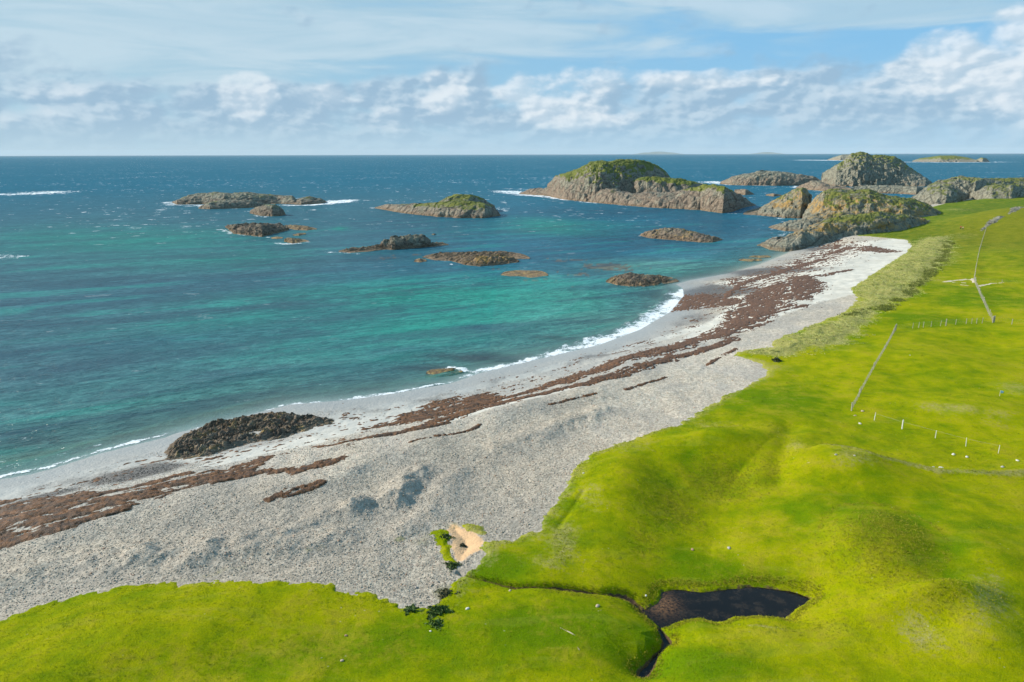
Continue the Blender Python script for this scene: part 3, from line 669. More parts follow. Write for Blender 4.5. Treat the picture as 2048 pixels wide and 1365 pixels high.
# foam
foam = np.zeros(SX.shape)
FO = [([(560,812,2),(640,805,7),(720,796,6),(800,784,3),(850,773,2.5),(900,765,3),(960,742,5),(1030,728,7),(1100,711,8),(1200,682,10),(1280,655,12),(1340,620,12),(1362,595,9),(1366,580,3)], 1.0),
      ([(330,876,3),(380,862,4),(450,842,4),(520,824,3),(560,815,3)], .8), ([(0,925,2.5),(80,915,1.5),(180,900,1.5),(300,876,1.5)], .5), ([(-60,966,5),(0,953,5),(100,933,4),(200,902,4),(330,869,3)], 1.05), ([(0,938,2),(110,916,2),(200,890,2)], .8), ([(40,925,1.5),(150,897,1.5),(260,868,1.5)], .6),
      ([(860,745,2),(880,742,4),(905,738,6),(925,742,5),(950,744,3)], 1.0), ([(460,806,1.5),(540,792,3)], .6), ([(1150,690,2),(1250,655,3),(1300,635,3)], .6), ([(600,776,1),(680,770,1.2)], .3),
      ([(20,389,2.0),(60,388,3.2),(98,385,3.2)], .95), ([(-20,513,4),(20,516,3),(45,513,1.5)], .95), ([(1000,700,1),(1060,690,2),(1140,668,2)], .4),
      ([(735,458,1),(800,455,1.2),(870,448,1)], .55), ([(0,868,3),(60,878,4),(110,862,3)], .45), ([(1440,551,1.5),(1500,538,1.5),(1560,515,1.5)], .5)]
RFO = [([(335,405,1.6),(350,410,1.6),(400,410,1.0),(404,417,.6)], .85), ([(455,419,.8),(490,417,.6)], .6), ([(560,411,.8),(620,411,1.3),(650,408,2.4),(680,403,3.6),(700,401,2.2)], 1.1), ([(590,397,1.),(610,398,1)], .6), ([(500,431,.8),(530,434.5,1.2),(560,433.5,.7)], .8),
       ([(430,459,1),(452,461,1.4),(465,469,1.4),(500,473,1),(540,475.5,1.0)], .8), ([(545,486,1.5),(575,488,2.0),(600,487,1),(618,484,1)], .95), ([(575,457,1.2),(588,456,1.2)], .8),
       ([(735,416,1.6),(755,417,1.2)], .8), ([(780,406,.7),(806,404,.8)], .7), ([(985,415,2.5),(1003,418,2.5),(1012,424,1.5)], .6), ([(985,432,1),(1010,431,1.5)], .6),
       ([(655,505,2),(680,506,2.5),(720,508,1)], .9), ([(690,497,1),(735,494,1),(750,492,1)], .7), ([(878,489,.8),(900,489,.8)], .6), ([(940,505,.7),(1030,505,.7),(1045,509,1.2)], .6), ([(920,531,.6),(860,523,.8)], .5),
       ([(1010,383,2.5),(1040,387,3),(1065,391,2.5),(1100,394,2.2),(1135,400,1.5)], 1.0), ([(1150,403,1.2),(1180,406,1),(1215,407,1.4),(1235,408,1.2)], .85), ([(1240,411,.8),(1300,416,.9),(1360,418,.7),(1400,421,.7)], .7), ([(1020,378,1.5),(1060,380,1.5)], .7),
       ([(1425,364,1.8),(1443,367,2.2),(1470,370,1.4),(1530,372,.7)], .95), ([(1590,376,1.5),(1605,372,.8)], .7), ([(1615,379.5,1.5),(1640,383,1.4)], .7), ([(1475,390,.8),(1510,390.5,.8)], .6), ([(1130,418.5,1),(1150,419.5,1)], .5),
       ([(1270,471,.8),(1285,474,.8)], .7), ([(1490,430,.8),(1515,432,.8),(1560,437,.7)], .6), ([(1540,457,1),(1575,465,1),(1560,472,1),(1545,478,1)], .6), ([(1520,490,1),(1545,497,1)], .5), ([(1205,565,1),(1235,573,1)], .4),
       ([(1820,324.5,.6),(1870,325,.7),(1920,325,.6),(1990,324.5,.6)], .9), ([(1618,320.5,.5),(1660,321,.9),(1690,321.5,.4)], 1.0), ([(1410,432,.7),(1445,430,.7)], .4)]
mm = R2 < 6000
fx, fy = SX[mm], SY[mm]
fv = np.zeros(fx.shape)
for L, a in FO + RFO:
    d = pline(fx, fy, L, 0.0)
    fv = np.maximum(fv, a * np.clip(1.10 - 0.72 * d, 0, 0.92))
foam[mm] = fv
foam[mm] += (0.8 * fbm(fx / 7, fy / 7, 4) + .5 * fbm(fx / 2, fy / 2, 2)) * sstep(0.02, 0.3, fv)
foam = np.clip(foam, 0, 1.2)
shal = np.clip(1 - np.exp(-depth * 1.9), 0, 1) * 0.93 + 0.05
shal = np.maximum(np.where(dsea > 0, 0.12, shal), KEL * .85 * (dsea < 0))
sz = np.zeros(SX.shape)
wm = R2 < 900
ux = SX[wm] * 0.47 + SY[wm] * 0.88; uy = -SX[wm] * 0.88 + SY[wm] * 0.47
amp = sstep(0, 40, -dsea[wm]) * (1 - sstep(500, 880, R2[wm]))
sz[wm] = amp * (0.16 * fbm(uy / 26, ux / 9, 3) + 0.05 * np.abs(fbm(uy / 9, ux / 3.0, 3)))
# a low wave running up the near shore
sz[wm] += 0.28 * np.exp(-((np.abs(-dsea[wm] - 5.0 - 1.2 * fbm(uy / 20, ux / 20, 2))) / 1.0) ** 2) * (R2[wm] < 260)
caps = sstep(260, 700, R2) * sstep(35000, 5000, R2)
caps = np.maximum(caps, 0.10 * sstep(30, 70, -dsea))
keep = dsea < 9
f = grid_faces(*SX.shape, keep)
vv, ff, at = compact(np.stack([SX, SY, sz], -1).reshape(-1, 3), f, dict(tint=tint.reshape(-1, 3), foam=foam.ravel(), shallow=shal.ravel(), dist=np.clip(R2 / 2000, 0, 1).ravel(), caps=caps.ravel()))
tag(mesh_np('sea', vv, ff, M_SEA, at), kind='structure')
print('sea grid', SX.shape, time.time()-_t0)

# pond and stream water
def water_sheet(name, cond, z, bed):
    m = cond
    f = grid_faces(*sh, m)
    v, ff2, at2 = compact(np.stack([LX, LY, z], -1).reshape(-1, 3), f, dict(bed=bed.ravel()))
    return tag(mesh_np(name, v, ff2, M_POND, at2), kind='structure')
bed = ellw(LX, LY, 1325, 1210, 26, 18, ZP) * 1.0
pm = np.maximum(pdn, (1 - pline(LX, LY, TAIL, ZP)) * 0.6)
water_sheet('pond', pm > -0.9, np.full(sh, ZP + 0.06), bed)
sl = pline(LX, LY, STREAM, 3.0)
sxw = px([s[:2] for s in STREAM], 3.0)
zs, _, _ = height(sxw[:, 0], sxw[:, 1])
# the stream water follows the bed, a hand deep
near_i = np.zeros(sh, int); bestd = np.full(sh, 1e9)
for i, (a, b) in enumerate(sxw):
    d = (LX - a) ** 2 + (LY - b) ** 2; m = d < bestd; bestd = np.where(m, d, bestd); near_i = np.where(m, i, near_i)
wz_s = LZ + 0.18 + 0.20 - 0.42 * np.clip(sl, 0, 2) ** 2 + 0.10 * fbm(LX / 2, LY / 2, 2) - 0.16
water_sheet('stream', (sl < 1.4) & (pdn < -0.3) & (R_ < 90) & (((LX > 3.0) & (LX < 5.6)) | ((LX > 7.6) & (LX < 12.5))), wz_s, np.full(sh, .6))

# ------------------------------------------------------------------ rocks
def build_rock(name, label, cat, lumps, grassy=0.0, lichen=0.0, tone=0.5, weedy=0.0, rough=0.10, fs=1.0, group=None, z0=0.0, res=0.7):
    """lumps: (base pixels, crest pixels, depth m, crest fraction, front power)"""
    data = []
    for L in lumps:
        base, crest, D, cf, pw = L[:5]
        zb = L[5] if len(L) > 5 else z0
        b = np.array(base, float); c = np.array(crest, float)
        bx, by = unp(b[:, 0], b[:, 1], zb); ba = np.arctan2(bx, by); br = np.hypot(bx, by)
        ca, cd = azdep(c[:, 0], c[:, 1])
        o1, o2 = np.argsort(ba), np.argsort(ca)
        data.append((ba[o1], br[o1], ca[o2], cd[o2], D, cf, pw, zb))
    a0 = min(d[0][0] for d in data); a1 = max(d[0][-1] for d in data)
    r0 = min(d[1].min() for d in data); r1 = max((d[1].max() + d[4]) for d in data)
    step = max(res / F, (a1 - a0) / 620)
    A = np.arange(a0 - 3 * step, a1 + 3 * step, step)
    rs = max((r0 + r1) / 2 * step, 0.08); rs = max(rs, (r1 - r0) / 330)
    Rr = np.arange(r0 - 3 * rs - 1, r1 + 2 * rs, rs)
    RR, AA = np.meshgrid(Rr, A, indexing='ij')
    Z = np.full(RR.shape, -1e3)
    X, Y = RR * np.sin(AA), RR * np.cos(AA)
    Hmax = 0.5
    wob = fbm(X / (9 * fs), Y / (9 * fs), 3) * 0.10
    for (ba, br, ca, cd, D, cf, pw, zb) in data:
        s = (AA - ba[0]) / max(ba[-1] - ba[0], 1e-6)
        rf = np.interp(AA, ba, br); dep = np.interp(AA, ca, cd)
        Ds = D * (np.clip(1 - np.abs(2 * s - 1) ** 3, 0.0, 1) ** 0.6 + 0.02)
        rc = rf + cf * Ds
        Hc = np.clip(H0 - rc * dep - zb, 0.15, None)
        Hmax = max(Hmax, float(Hc[(s > 0.1) & (s < 0.9)].max()))
        tq = (RR - rf) / Ds + wob * np.clip(s * (1 - s) * 4, 0, 1)
        u = np.clip(tq / cf, 0, 1); v = np.clip((tq - cf) / (1 - cf), 0, 1)
        zf = Hc * (1 - (1 - u) ** 2) ** (pw * 1.75); zbk = Hc * (1 - v ** 2) ** 0.8
        z = np.where(tq < cf, zf, zbk)
        outm = np.where(tq < 0, -tq * Ds, np.where(tq > 1, (tq - 1) * Ds, 0))
        outa = np.where(s < 0, -s, np.where(s > 1, s - 1, 0)) * (ba[-1] - ba[0]) * rf
        od = np.maximum(outm, outa)
        z = np.where(od > 0, -0.6 * od - 0.05, z) + zb
        Z = np.maximum(Z, z)
    zlow = min(d[7] for d in data)
    hh = np.clip(Z - zlow, 0, None)
    Z = np.maximum(Z, zlow - 2.5)
    # normals and 3D displacement
    gzr, gza = np.gradient(Z); dr = rs; da = np.maximum(RR * step, 1e-3)
    zr = gzr / dr; za = gza / da
    nx = -(zr * np.sin(AA) + za * np.cos(AA)); ny = -(zr * np.cos(AA) - za * np.sin(AA)); nl = np.sqrt(nx * nx + ny * ny + 1)
    nx /= nl; ny /= nl; nz = 1 / nl
    amp = rough * min(Hmax, 22.0) ** 0.8
    mk = sstep(0, 0.12 * Hmax + 0.2, hh)
    sc = max(1.6, min(Hmax, 20) * 0.50) * fs
    # joints run obliquely: stretched billows with sharp creases
    ux = X * 0.8 + Y * 0.6; uy = -X * 0.6 + Y * 0.8
    N = (billow(ux / (sc * 1.9), uy / sc, 5, Z / sc, 0.58) - 0.5) * 1.6 + 0.5 * fbm(X / (sc * 3), Y / (sc * 3), 3)
    N2 = fbm(ux / (sc * .30), uy / (sc * .22), 4, Z / (sc * .14), 0.6)
    bu, bv = ux + 1.5 * Z + .5 * sc * fbm(X / sc, Y / sc, 2), uy - 1.3 * Z
    B = blocks(bu / (sc * 1.9), bv / (sc * 1.0)) 
    disp = mk * amp * (N * .75 + N2 * 0.20 + B * .55)
    X2 = X + nx * disp; Y2 = Y + ny * disp; Z2 = Z + nz * disp
    # attributes
    flat = sstep(0.35, 0.85, nz)
    g = grassy * sstep(0.22, 0.55, hh / Hmax + .25 * fbm(X / (sc * 3), Y / (sc * 3), 2)) * (0.30 + 0.70 * flat) + 0.30 * grassy * fbm(X / (sc * 2.5), Y / (sc * 2.5), 3)
    g = np.where(grassy > 0, g, -1)
    at = dict(grassy=g.ravel(), lichen=np.full(Z.size, lichen) * sstep(.1, .35, hh / Hmax).ravel(), tone=np.clip((tone + .12) * (0.55 + 0.8 * hh / Hmax), 0, 1).ravel(), weedy=np.full(Z.size, weedy) if weedy else np.zeros(Z.size))
    f = grid_faces(*Z.shape, Z > zlow - 1.2)
    cx, cy = float(X.mean()), float(Y.mean())
    v, f, at = compact(np.stack([X2 - cx, Y2 - cy, Z2], -1).reshape(-1, 3), f, at)
    o = mesh_np(name, v, f, M_ROCK, at); o.location = (cx, cy, 0)
    return tag(o, label, cat, group)

GI = 'rocky islets in the bay'
build_rock('rocky_islet', 'long low grey brown islet farthest left in the bay, surf breaking off its right tip', 'islet', [
    ([(345,406),(355,410),(404,409),(450,411),(502,410),(558,408),(603,410),(642,408),(657,405)], [(345,404.5),(369,394),(389,388.5),(428,384.8),(467,387),(492,384.8),(541,389.5),(555,392),(584,392.5),(592,400),(619,393),(642,399),(657,405)], 46, .45, .5),
    ([(397,418),(420,419),(467,417.5),(502,416),(530,413)], [(397,416),(415,407),(440,400),(467,401),(502,401),(530,408)], 24, .45, .5)],
    grassy=.38, tone=.55, lichen=.2, rough=.16, group=GI)
build_rock('rocky_islet', 'small rounded brown rock standing just in front of the long far left islet', 'islet', [
    ([(499,427),(520,432),(545,433.5),(560,432.5),(571,430)], [(499,425),(510,416),(530,410),(550,408.5),(560,414),(571,425)], 17, .5, .5)], grassy=.5, tone=.4, rough=.16, group=GI)
build_rock('rocky_islet', 'ragged brown low reef left of centre with white surf on its left side', 'reef', [
    ([(452,456),(467,468),(496,471.5),(525,474.5),(545,469),(577,461)], [(452,453),(465,450),(490,449),(520,448),(545,450),(560,448.5),(577,457)], 30, .75, .45)], weedy=.35, tone=.2, lichen=.25, rough=.38, fs=.9, group=GI)
build_rock('rocky_islet', 'thin dark brown reef tail right of the ragged low reef', 'reef', [
    ([(570,456),(590,460),(615,461.5),(634,459)], [(570,450.5),(595,451),(615,453),(634,457.5)], 17, .8, .5)], weedy=.5, tone=.2, rough=.3, group=GI)
build_rock('reef_rock', 'flat dark skerry nearly awash below the ragged low reef', 'reef', [
    ([(542,477.5),(553,478.5),(566,477)], [(542,475.5),(553,474),(566,474.5)], 7, .8, .5)], weedy=.6, tone=.1, rough=.2, group=GI)
build_rock('reef_rock', 'broken brown skerry in white foam, lowest of the left reef group', 'reef', [
    ([(569,484),(585,488),(600,486),(618,484)], [(569,478),(580,476),(600,479),(618,481.5)], 14, .8, .5)], weedy=.5, tone=.1, rough=.35, group=GI)
build_rock('reef_rock', 'tiny brown skerry between the thin reef tail and the foaming skerry', 'reef', [
    ([(585,471.5),(598,472.5),(612,469)], [(585,469.5),(598,467),(612,466.5)], 7, .8, .5)], weedy=.6, tone=.1, rough=.25, group=GI)
build_rock('rocky_islet', 'green topped islet with a hump at its right end, centre of the bay', 'islet', [
    ([(750,417),(773,421),(800,426),(834,430),(875,434),(917,436.5),(947,437),(970,437),(985,434),(1001,432)], [(750,415),(773,410),(798,410),(834,408),(875,406),(900,403),(930,404),(960,405),(985,412),(1001,430)], 50, .45, .38),
    ([(872,426),(900,428),(940,428),(970,425),(990,422)], [(872,407),(896,393.6),(917,389),(947,389.5),(968,398.5),(990,413)], 34, .5, .6)],
    grassy=.66, tone=.5, rough=.12, group=GI)
build_rock('rocky_islet', 'craggy dark stack with long low brown tail pointing left, middle of the bay', 'islet', [
    ([(678,504.5),(700,506.5),(740,503.5),(780,498.5),(810,498)], [(678,502),(700,497),(730,494.5),(760,491),(780,489),(810,490)], 13, .7, .5),
    ([(762,499),(790,500),(830,497),(862,494)], [(762,488),(768,480),(779,480),(784,473),(800,474),(820,470.5),(845,470.5),(855,477),(862,486)], 16, .5, .3),
    ([(850,495),(870,494),(898,490.5)], [(850,487),(885,486),(898,489.5)], 9, .6, .5)], weedy=.25, tone=.35, grassy=.35, rough=.24, fs=.7, group=GI)
build_rock('rocky_islet', 'broad flat orange brown slab reef in front of the craggy dark stack', 'reef', [
    ([(846,516),(870,521),(900,522),(960,522),(1010,520),(1040,518.5),(1060,518)], [(846,513.5),(870,508),(900,507),(925,506),(965,505),(1000,504.5),(1030,507),(1060,516.5)], 26, .8, .5),
    ([(900,522),(930,530.5),(960,533.5),(985,532),(1010,529),(1037,525)], [(900,518),(930,513),(960,512),(1000,511),(1020,515),(1037,521)], 16, .7, .5)], weedy=.30, tone=.12, lichen=.5, rough=.34, fs=.9, group=GI)
build_rock('reef_rock', 'little brown rock just left of the broad slab reef', 'reef', [
    ([(828,524),(840,525.5),(853,523.5)], [(828,520.5),(840,517.5),(853,520)], 7, .7, .5)], weedy=.4, lichen=.4, tone=.1, rough=.3, group=GI)
build_rock('reef_rock', 'thin flat brown reef almost awash, between slab reef and the beach', 'reef', [
    ([(1002,551.5),(1020,555),(1060,556.5),(1097,552.5)], [(1002,549.5),(1020,546.5),(1060,546),(1097,550)], 16, .8, .6)], weedy=.55, tone=.1, lichen=.3, rough=.15, group=GI)
build_rock('rocky_islet', 'dark weedy rock ending at the point of the beach', 'islet', [
    ([(1212,565),(1235,571),(1260,573.5),(1290,573.5),(1320,570.5),(1357,563.5)], [(1212,562),(1232,553),(1255,548.5),(1290,551),(1320,554),(1357,561)], 17, .6, .42)], weedy=.42, tone=.15, lichen=.2, rough=.26, fs=.6, group=GI)
build_rock('rocky_islet', 'low brown islet with yellow lichen crest alone in the dark blue channel', 'islet', [
    ([(1279,472),(1300,477),(1330,479.5),(1365,482.5),(1400,485.5),(1425,485.5),(1445,480.5)], [(1279,470),(1300,462),(1330,456.5),(1365,459),(1400,467),(1445,479)], 22, .6, .5)], weedy=.2, tone=.25, lichen=.42, rough=.2, fs=.8, group=GI)
build_rock('reef_rock', 'narrow dark reef awash off the curve of the beach', 'reef', [([(1476,521.5),(1500,523.5),(1524,521.5)], [(1476,519.5),(1500,518),(1524,518.5)], 7, .8, .6)], weedy=.6, tone=.1, rough=.2, group=GI)
build_rock('reef_rock', 'second narrow dark reef awash, nearer the headland', 'reef', [([(1498,515),(1520,516.5),(1542,514.5)], [(1498,513),(1520,512),(1542,512.5)], 7, .8, .6)], weedy=.6, tone=.1, rough=.2, group=GI)
build_rock('reef_rock', 'tiny pale pebble-like rock poking out right of the craggy stack', 'rock', [([(863,470),(868,471),(872,470)], [(863,469),(868,467),(872,468.5)], 3, .6, .5)], tone=.6, rough=.1, group=GI)
build_rock('large_island', 'large domed island with green top and pink brown cliffs', 'island', [
    ([(1101,394),(1130,400),(1172,404),(1200,405),(1260,402),(1300,398),(1343,393)], [(1101,383),(1115,358.6),(1120,350),(1152,339),(1181,325.6),(1201,322),(1225,322),(1245,319.5),(1274,320.5),(1299,324.5),(1318,332),(1333,344),(1343,358)], 120, .5, .55),
    ([(1038,388.5),(1060,390),(1085,391.5),(1110,394)], [(1038,387),(1060,378),(1075,377.5),(1095,376),(1110,376)], 26, .5, .5),
    ([(1094,389),(1104,391),(1122,393)], [(1094,378),(1100,362),(1112,353),(1122,352)], 22, .5, .35),
    ([(1247,400),(1275,403),(1320,404),(1380,404),(1422,400)], [(1247,384),(1255,370),(1275,356.5),(1300,352.5),(1340,357),(1360,359),(1400,367),(1422,377)], 50, .5, .45),
    ([(1175,404.5),(1200,407),(1250,411.5),(1300,415.5),(1350,418),(1400,420.5),(1420,424),(1445,427),(1465,424),(1490,415),(1513,411)], [(1175,402),(1190,388),(1205,378.5),(1225,378),(1250,385),(1280,387),(1320,384),(1350,385),(1380,376),(1410,370),(1430,369),(1455,376),(1480,390),(1500,404),(1513,411)], 62, .5, .42)],
    grassy=1.05, tone=.45, lichen=.1, rough=.13, fs=.8, res=.6)
build_rock('rocky_islet', 'small red brown rock off the right end of the domed island', 'islet', [([(1468,388),(1490,390.5),(1508,389.5)], [(1468,380),(1485,378.5),(1495,380),(1508,388.5)], 26, .5, .5)], tone=.15, weedy=.2, rough=.16, group=GI)
build_rock('rocky_islet', 'dark grey low ridge islet with orange streak on its crest, left of the tall peak', 'islet', [
    ([(1441,368.5),(1465,370.5),(1500,371.5),(1560,372),(1600,371.5),(1642,370.5)], [(1441,364),(1465,353),(1500,347),(1515,343),(1540,342),(1570,346),(1600,350),(1625,353),(1642,361)], 60, .5, .4)], tone=.45, weedy=.22, lichen=.22, rough=.15, group=GI)
build_rock('large_island', 'tall steep grey green peak island reaching the horizon', 'island', [
    ([(1642,368),(1670,373),(1720,374),(1790,373),(1850,373.5),(1863,372)], [(1642,348),(1668,333),(1688,321.5),(1702,307.5),(1722,304.5),(1733,306),(1742,311),(1760,310),(1789,313.6),(1803,321.5),(1821,337),(1841,349.5),(1863,364)], 150, .55, .5)],
    grassy=.68, tone=.85, rough=.12, fs=.7, res=.6)
build_rock('rocky_reef', 'dark flat rock apron at the left foot of the tall peak', 'reef', [([(1592,376.5),(1615,380),(1650,383),(1705,384)], [(1592,375),(1608,368),(1625,361),(1640,364),(1660,371),(1705,376)], 50, .6, .5)], tone=.3, weedy=.35, rough=.16, group=GI)
build_rock('rocky_reef', 'pale grey rock bar in front of the tall peak, behind the little pool', 'reef', [([(1700,386),(1750,387),(1800,388),(1832,390),(1870,384)], [(1700,376),(1730,371),(1790,371.5),(1850,375),(1870,378)], 40, .6, .4)], tone=.6, grassy=.2, rough=.16, group=GI)
build_rock('reef_rock', 'tiny dark rock alone in the channel left of the headland', 'rock', [([(1531,391.5),(1548,393.5),(1563,392)], [(1531,389.5),(1545,387),(1563,390.5)], 16, .6, .5)], tone=.2, weedy=.4, rough=.15, group=GI)
build_rock('headland', 'rugged grey headland with orange lichen and a dark cleft at the end of the beach', 'headland', [
    ([(1486,429.5),(1515,431),(1540,433.5),(1570,436.5),(1600,437.5),(1618,434)], [(1486,428),(1520,418),(1535,408),(1565,393),(1590,379),(1605,375),(1614,380),(1624,392)], 70, .5, .48),
    ([(1603,441),(1640,450),(1700,455),(1800,458),(1870,452),(1905,448)], [(1603,438),(1618,410),(1632,392),(1650,382),(1670,378),(1700,382),(1740,378.5),(1770,390),(1800,395),(1840,402),(1860,410),(1880,425),(1895,437),(1905,446)], 95, .5, .5),
    ([(1537,456),(1570,463),(1600,464),(1660,462),(1720,460)], [(1537,454.5),(1560,447),(1600,439),(1640,428),(1680,422),(1720,430)], 42, .55, .5),
    ([(1521,487.5),(1540,495),(1570,498.5),(1600,497.5),(1620,493),(1680,487),(1740,484),(1800,479),(1850,470),(1906,456)], [(1521,486),(1560,478),(1590,465),(1620,452),(1650,441),(1700,430),(1760,424),(1820,432),(1870,444),(1906,453)], 46, .55, .42, 1.0)],
    grassy=.60, tone=.85, lichen=.56, rough=.11, fs=.62, res=.6)
build_rock('rocky_knoll', 'pale grey ribbed knoll between the little pool and the grass', 'knoll', [
    ([(1818,403),(1860,409),(1890,411),(1912,410),(1938,399)], [(1818,398),(1840,386),(1860,377),(1880,372),(1905,376),(1938,389)], 60, .55, .5, 3.0),
    ([(1835,396),(1880,396),(1920,396),(1968,396)], [(1835,388),(1854,374),(1872,363),(1899,357),(1918,352.5),(1938,353.5),(1968,358)], 90, .5, .5, 1.0)],
    grassy=.5, tone=.8, rough=.12, fs=.7, res=.6)
build_rock('rocky_knoll', 'pale grey rocky hill running out of the photo at the upper right edge', 'knoll', [
    ([(1940,394),(1955,406),(1980,409),(2020,410),(2048,408),(2180,404)], [(1940,385),(1960,380),(1975,372),(2000,370),(2048,368),(2180,364)], 60, .55, .45, 4.0),
    ([(1945,397),(2000,397),(2100,396),(2220,395)], [(1945,366),(1965,357),(2004,357),(2048,356),(2110,355),(2220,358)], 90, .5, .5, 2.0)],
    grassy=.55, tone=.8, rough=.12, fs=.7, res=.6)
build_rock('distant_island', 'low yellow green island far out by the horizon on the right', 'island', [
    ([(1824,323.8),(1880,324.6),(1954,324.6)], [(1824,322),(1840,317),(1860,314.5),(1880,311.5),(1910,311.5),(1935,315.5),(1954,320.5)], 220, .5, .55),
    ([(1950,324.4),(1965,324.6),(1979,324.2)], [(1950,321),(1962,315.5),(1972,316.5),(1979,322.5)], 60, .5, .4)], grassy=.8, tone=.75, lichen=.3, rough=.07, fs=1.3)
build_rock('distant_island', 'distant grey rock showing just left of the tall peak', 'island', [
    ([(1655,320.6),(1680,321),(1712,321)], [(1655,319.5),(1670,314),(1685,309.5),(1712,309)], 120, .5, .45)], tone=.6, grassy=.3, rough=.09, fs=1.3)

# rocks that follow the ground they lie on
def build_bed(name, label, cat, pts, zt, cell, big_h, bump_h, e_w, attrs, pools=None, group=None, res=.09, onrock=False):
    P = np.array([on_ground(*p)[:2] for p in pts]) if zt is None else px(pts, zt)
    x = np.arange(P[:, 0].min() - 1.5, P[:, 0].max() + 1.5, res); y = np.arange(P[:, 1].min() - 1.5, P[:, 1].max() + 1.5, res * 1.1)
    Y, X = np.meshgrid(y, x, indexing='ij')
    wx = X + 0.3 * cell * fbm(X / cell, Y / cell, 3); wy = Y + 0.3 * cell * fbm(X / cell + 9, Y / cell, 3)
    sd = poly_sd(X, Y, P) + 0.5 * cell * fbm(X / cell, Y / cell, 3) + (.9 if zt is None else 0)
    g, _, _ = height(X, Y)
    ux = wx * 0.75 + wy * 0.66; uy = -wx * 0.66 + wy * 0.75
    b = billow(ux / cell, uy / (cell * .6), 4, None, 0.55)
    big = fbm(X / (cell * 3.5), Y / (cell * 3.5), 3)
    e = sstep(-0.3, e_w, sd)
    z = g + np.clip(sd, -2, 0) * 0.5 - 0.1 + e * (big_h * (.6 + big) + bump_h * (b * .7 + .45 * blocks(ux / cell, uy / (cell * .55))))
    if pools: z = z - 0.8 * np.clip(sum(ellw(X, Y, *q) for q in pools), 0, 1)
    f = grid_faces(*X.shape, sd > -0.5)
    v, f, at = compact(np.stack([X, Y, z], -1).reshape(-1, 3), f, {k: (a(X, Y) if callable(a) else np.full(X.shape, a)).ravel() for k, a in attrs.items()})
    c = v.mean(0); c[2] = 0
    o = mesh_np(name, v - c, f, M_ROCK, at); o.location = c
    return tag(o, label, cat, group)
build_bed('boulder_bed', 'dark seaweed covered boulder bed at the edge of the near beach', 'rocks',
    [(325,912),(338,885),(372,862),(420,840),(480,829),(540,822),(572,824),(592,832),(640,838),(676,845),(672,858),(640,862),(610,876),(560,892),(500,900),(455,918),(415,930),(370,934),(330,930)], 0.6,
    1.25, .6, 1.0, 2.4, dict(grassy=-1.0, lichen=lambda X, Y: 0.38 + 0.35 * sstep(-30, -18, X), tone=.4, weedy=lambda X, Y: .30 + 0.7 * fbm(X / 3, Y / 3, 3)),
    pools=[(525, 868, 45, 7, 0.8, 0.3), (470, 850, 30, 5, 0.8)], res=.08)
OUT = dict(grassy=0.15, lichen=.1, tone=.95, weedy=0.0)
build_bed('rock_outcrop', 'pinkish rock slabs rising left on the grassy hill by the fence end', 'rock', [(1957,466),(1965,455),(1974,443),(1990,434),(2012,431),(2006,438),(1992,446),(1980,452),(1968,463)], None, 2.4, .5, .8, 3.0, OUT, res=.22, group='outcrops on the grassy hill')
build_bed('rock_outcrop', 'pale rock slab on top of the grassy hill at the photo edge', 'rock', [(2014,431),(2026,424),(2060,421),(2062,427),(2035,430)], None, 2.4, .5, .8, 3.0, OUT, res=.22, group='outcrops on the grassy hill')
build_rock('reef_rock', 'small rock in breaking surf close to the near beach', 'rock', [([(852,748),(870,750),(900,749),(925,745)], [(852,745),(875,742),(905,738),(925,742)], 4.0, .6, .6)], tone=.2, weedy=.6, rough=.35, fs=.4)

print('rocks', time.time()-_t0)
# ------------------------------------------------------------------ scattered geometry
ico_v = np.array([(0,0,1)] + [(math.cos(a) * .894, math.sin(a) * .894, .447) for a in [i * 2 * math.pi / 5 for i in range(5)]] + [(math.cos(a) * .894, math.sin(a) * .894, -.447) for a in [(i + .5) * 2 * math.pi / 5 for i in range(5)]] + [(0,0,-1)])
ico_f = np.array([(0,i+1,(i+1)%5+1) for i in range(5)] + [(i+1,i+6,(i+1)%5+1) for i in range(5)] + [((i+1)%5+1,i+6,(i+1)%5+6) for i in range(5)] + [(i+6,11,(i+1)%5+6) for i in range(5)])
def scatter_stones(name, pts, size, cols, flat=0.62):
    n = len(pts)
    a = rng.uniform(0, 2 * np.pi, n); ca, sa = np.cos(a), np.sin(a)
    sx = size * rng.uniform(.8, 1.35, n); sy = size * rng.uniform(.65, 1.0, n); szz = size * flat * rng.uniform(.7, 1.1, n)
    v = ico_v[None] * (1 + rng.uniform(-.16, .16, (n, 12, 1)))
    x = v[..., 0] * sx[:, None]; y = v[..., 1] * sy[:, None]; z = v[..., 2] * szz[:, None]
    tl = rng.normal(0, .25, n); z = z + x * tl[:, None]
    X = x * ca[:, None] - y * sa[:, None] + pts[:, 0:1]; Y = x * sa[:, None] + y * ca[:, None] + pts[:, 1:2]; Z = z + pts[:, 2:3]
    V = np.stack([X, Y, Z], -1).reshape(-1, 3)
    Fc = (ico_f[None] + (np.arange(n) * 12)[:, None, None]).reshape(-1, 3)
    return mesh_np(name, V, Fc, M_STONE, dict(tone3=np.repeat(cols, 12, axis=0)), smooth=True)
def pick(weight, n):
    """random places on the land grid with probability ~ weight * cell area"""
    area = (R_ * (az[1] - az[0])) * np.gradient(rr)[:, None]
    w = (weight * area).ravel(); cs = np.cumsum(w); idx = np.searchsorted(cs, rng.uniform(0, cs[-1], n))
    i, j = np.unravel_index(np.clip(idx, 0, w.size - 1), sh)
    jx = rng.uniform(-.5, .5, n) * (R_[i, j] * (az[1] - az[0])); jr = rng.uniform(-.5, .5, n) * np.gradient(rr)[i]
    r = R_[i, j] + jr; a = A_[i, j] + jx / r
    return r * np.sin(a), r * np.cos(a), i, j
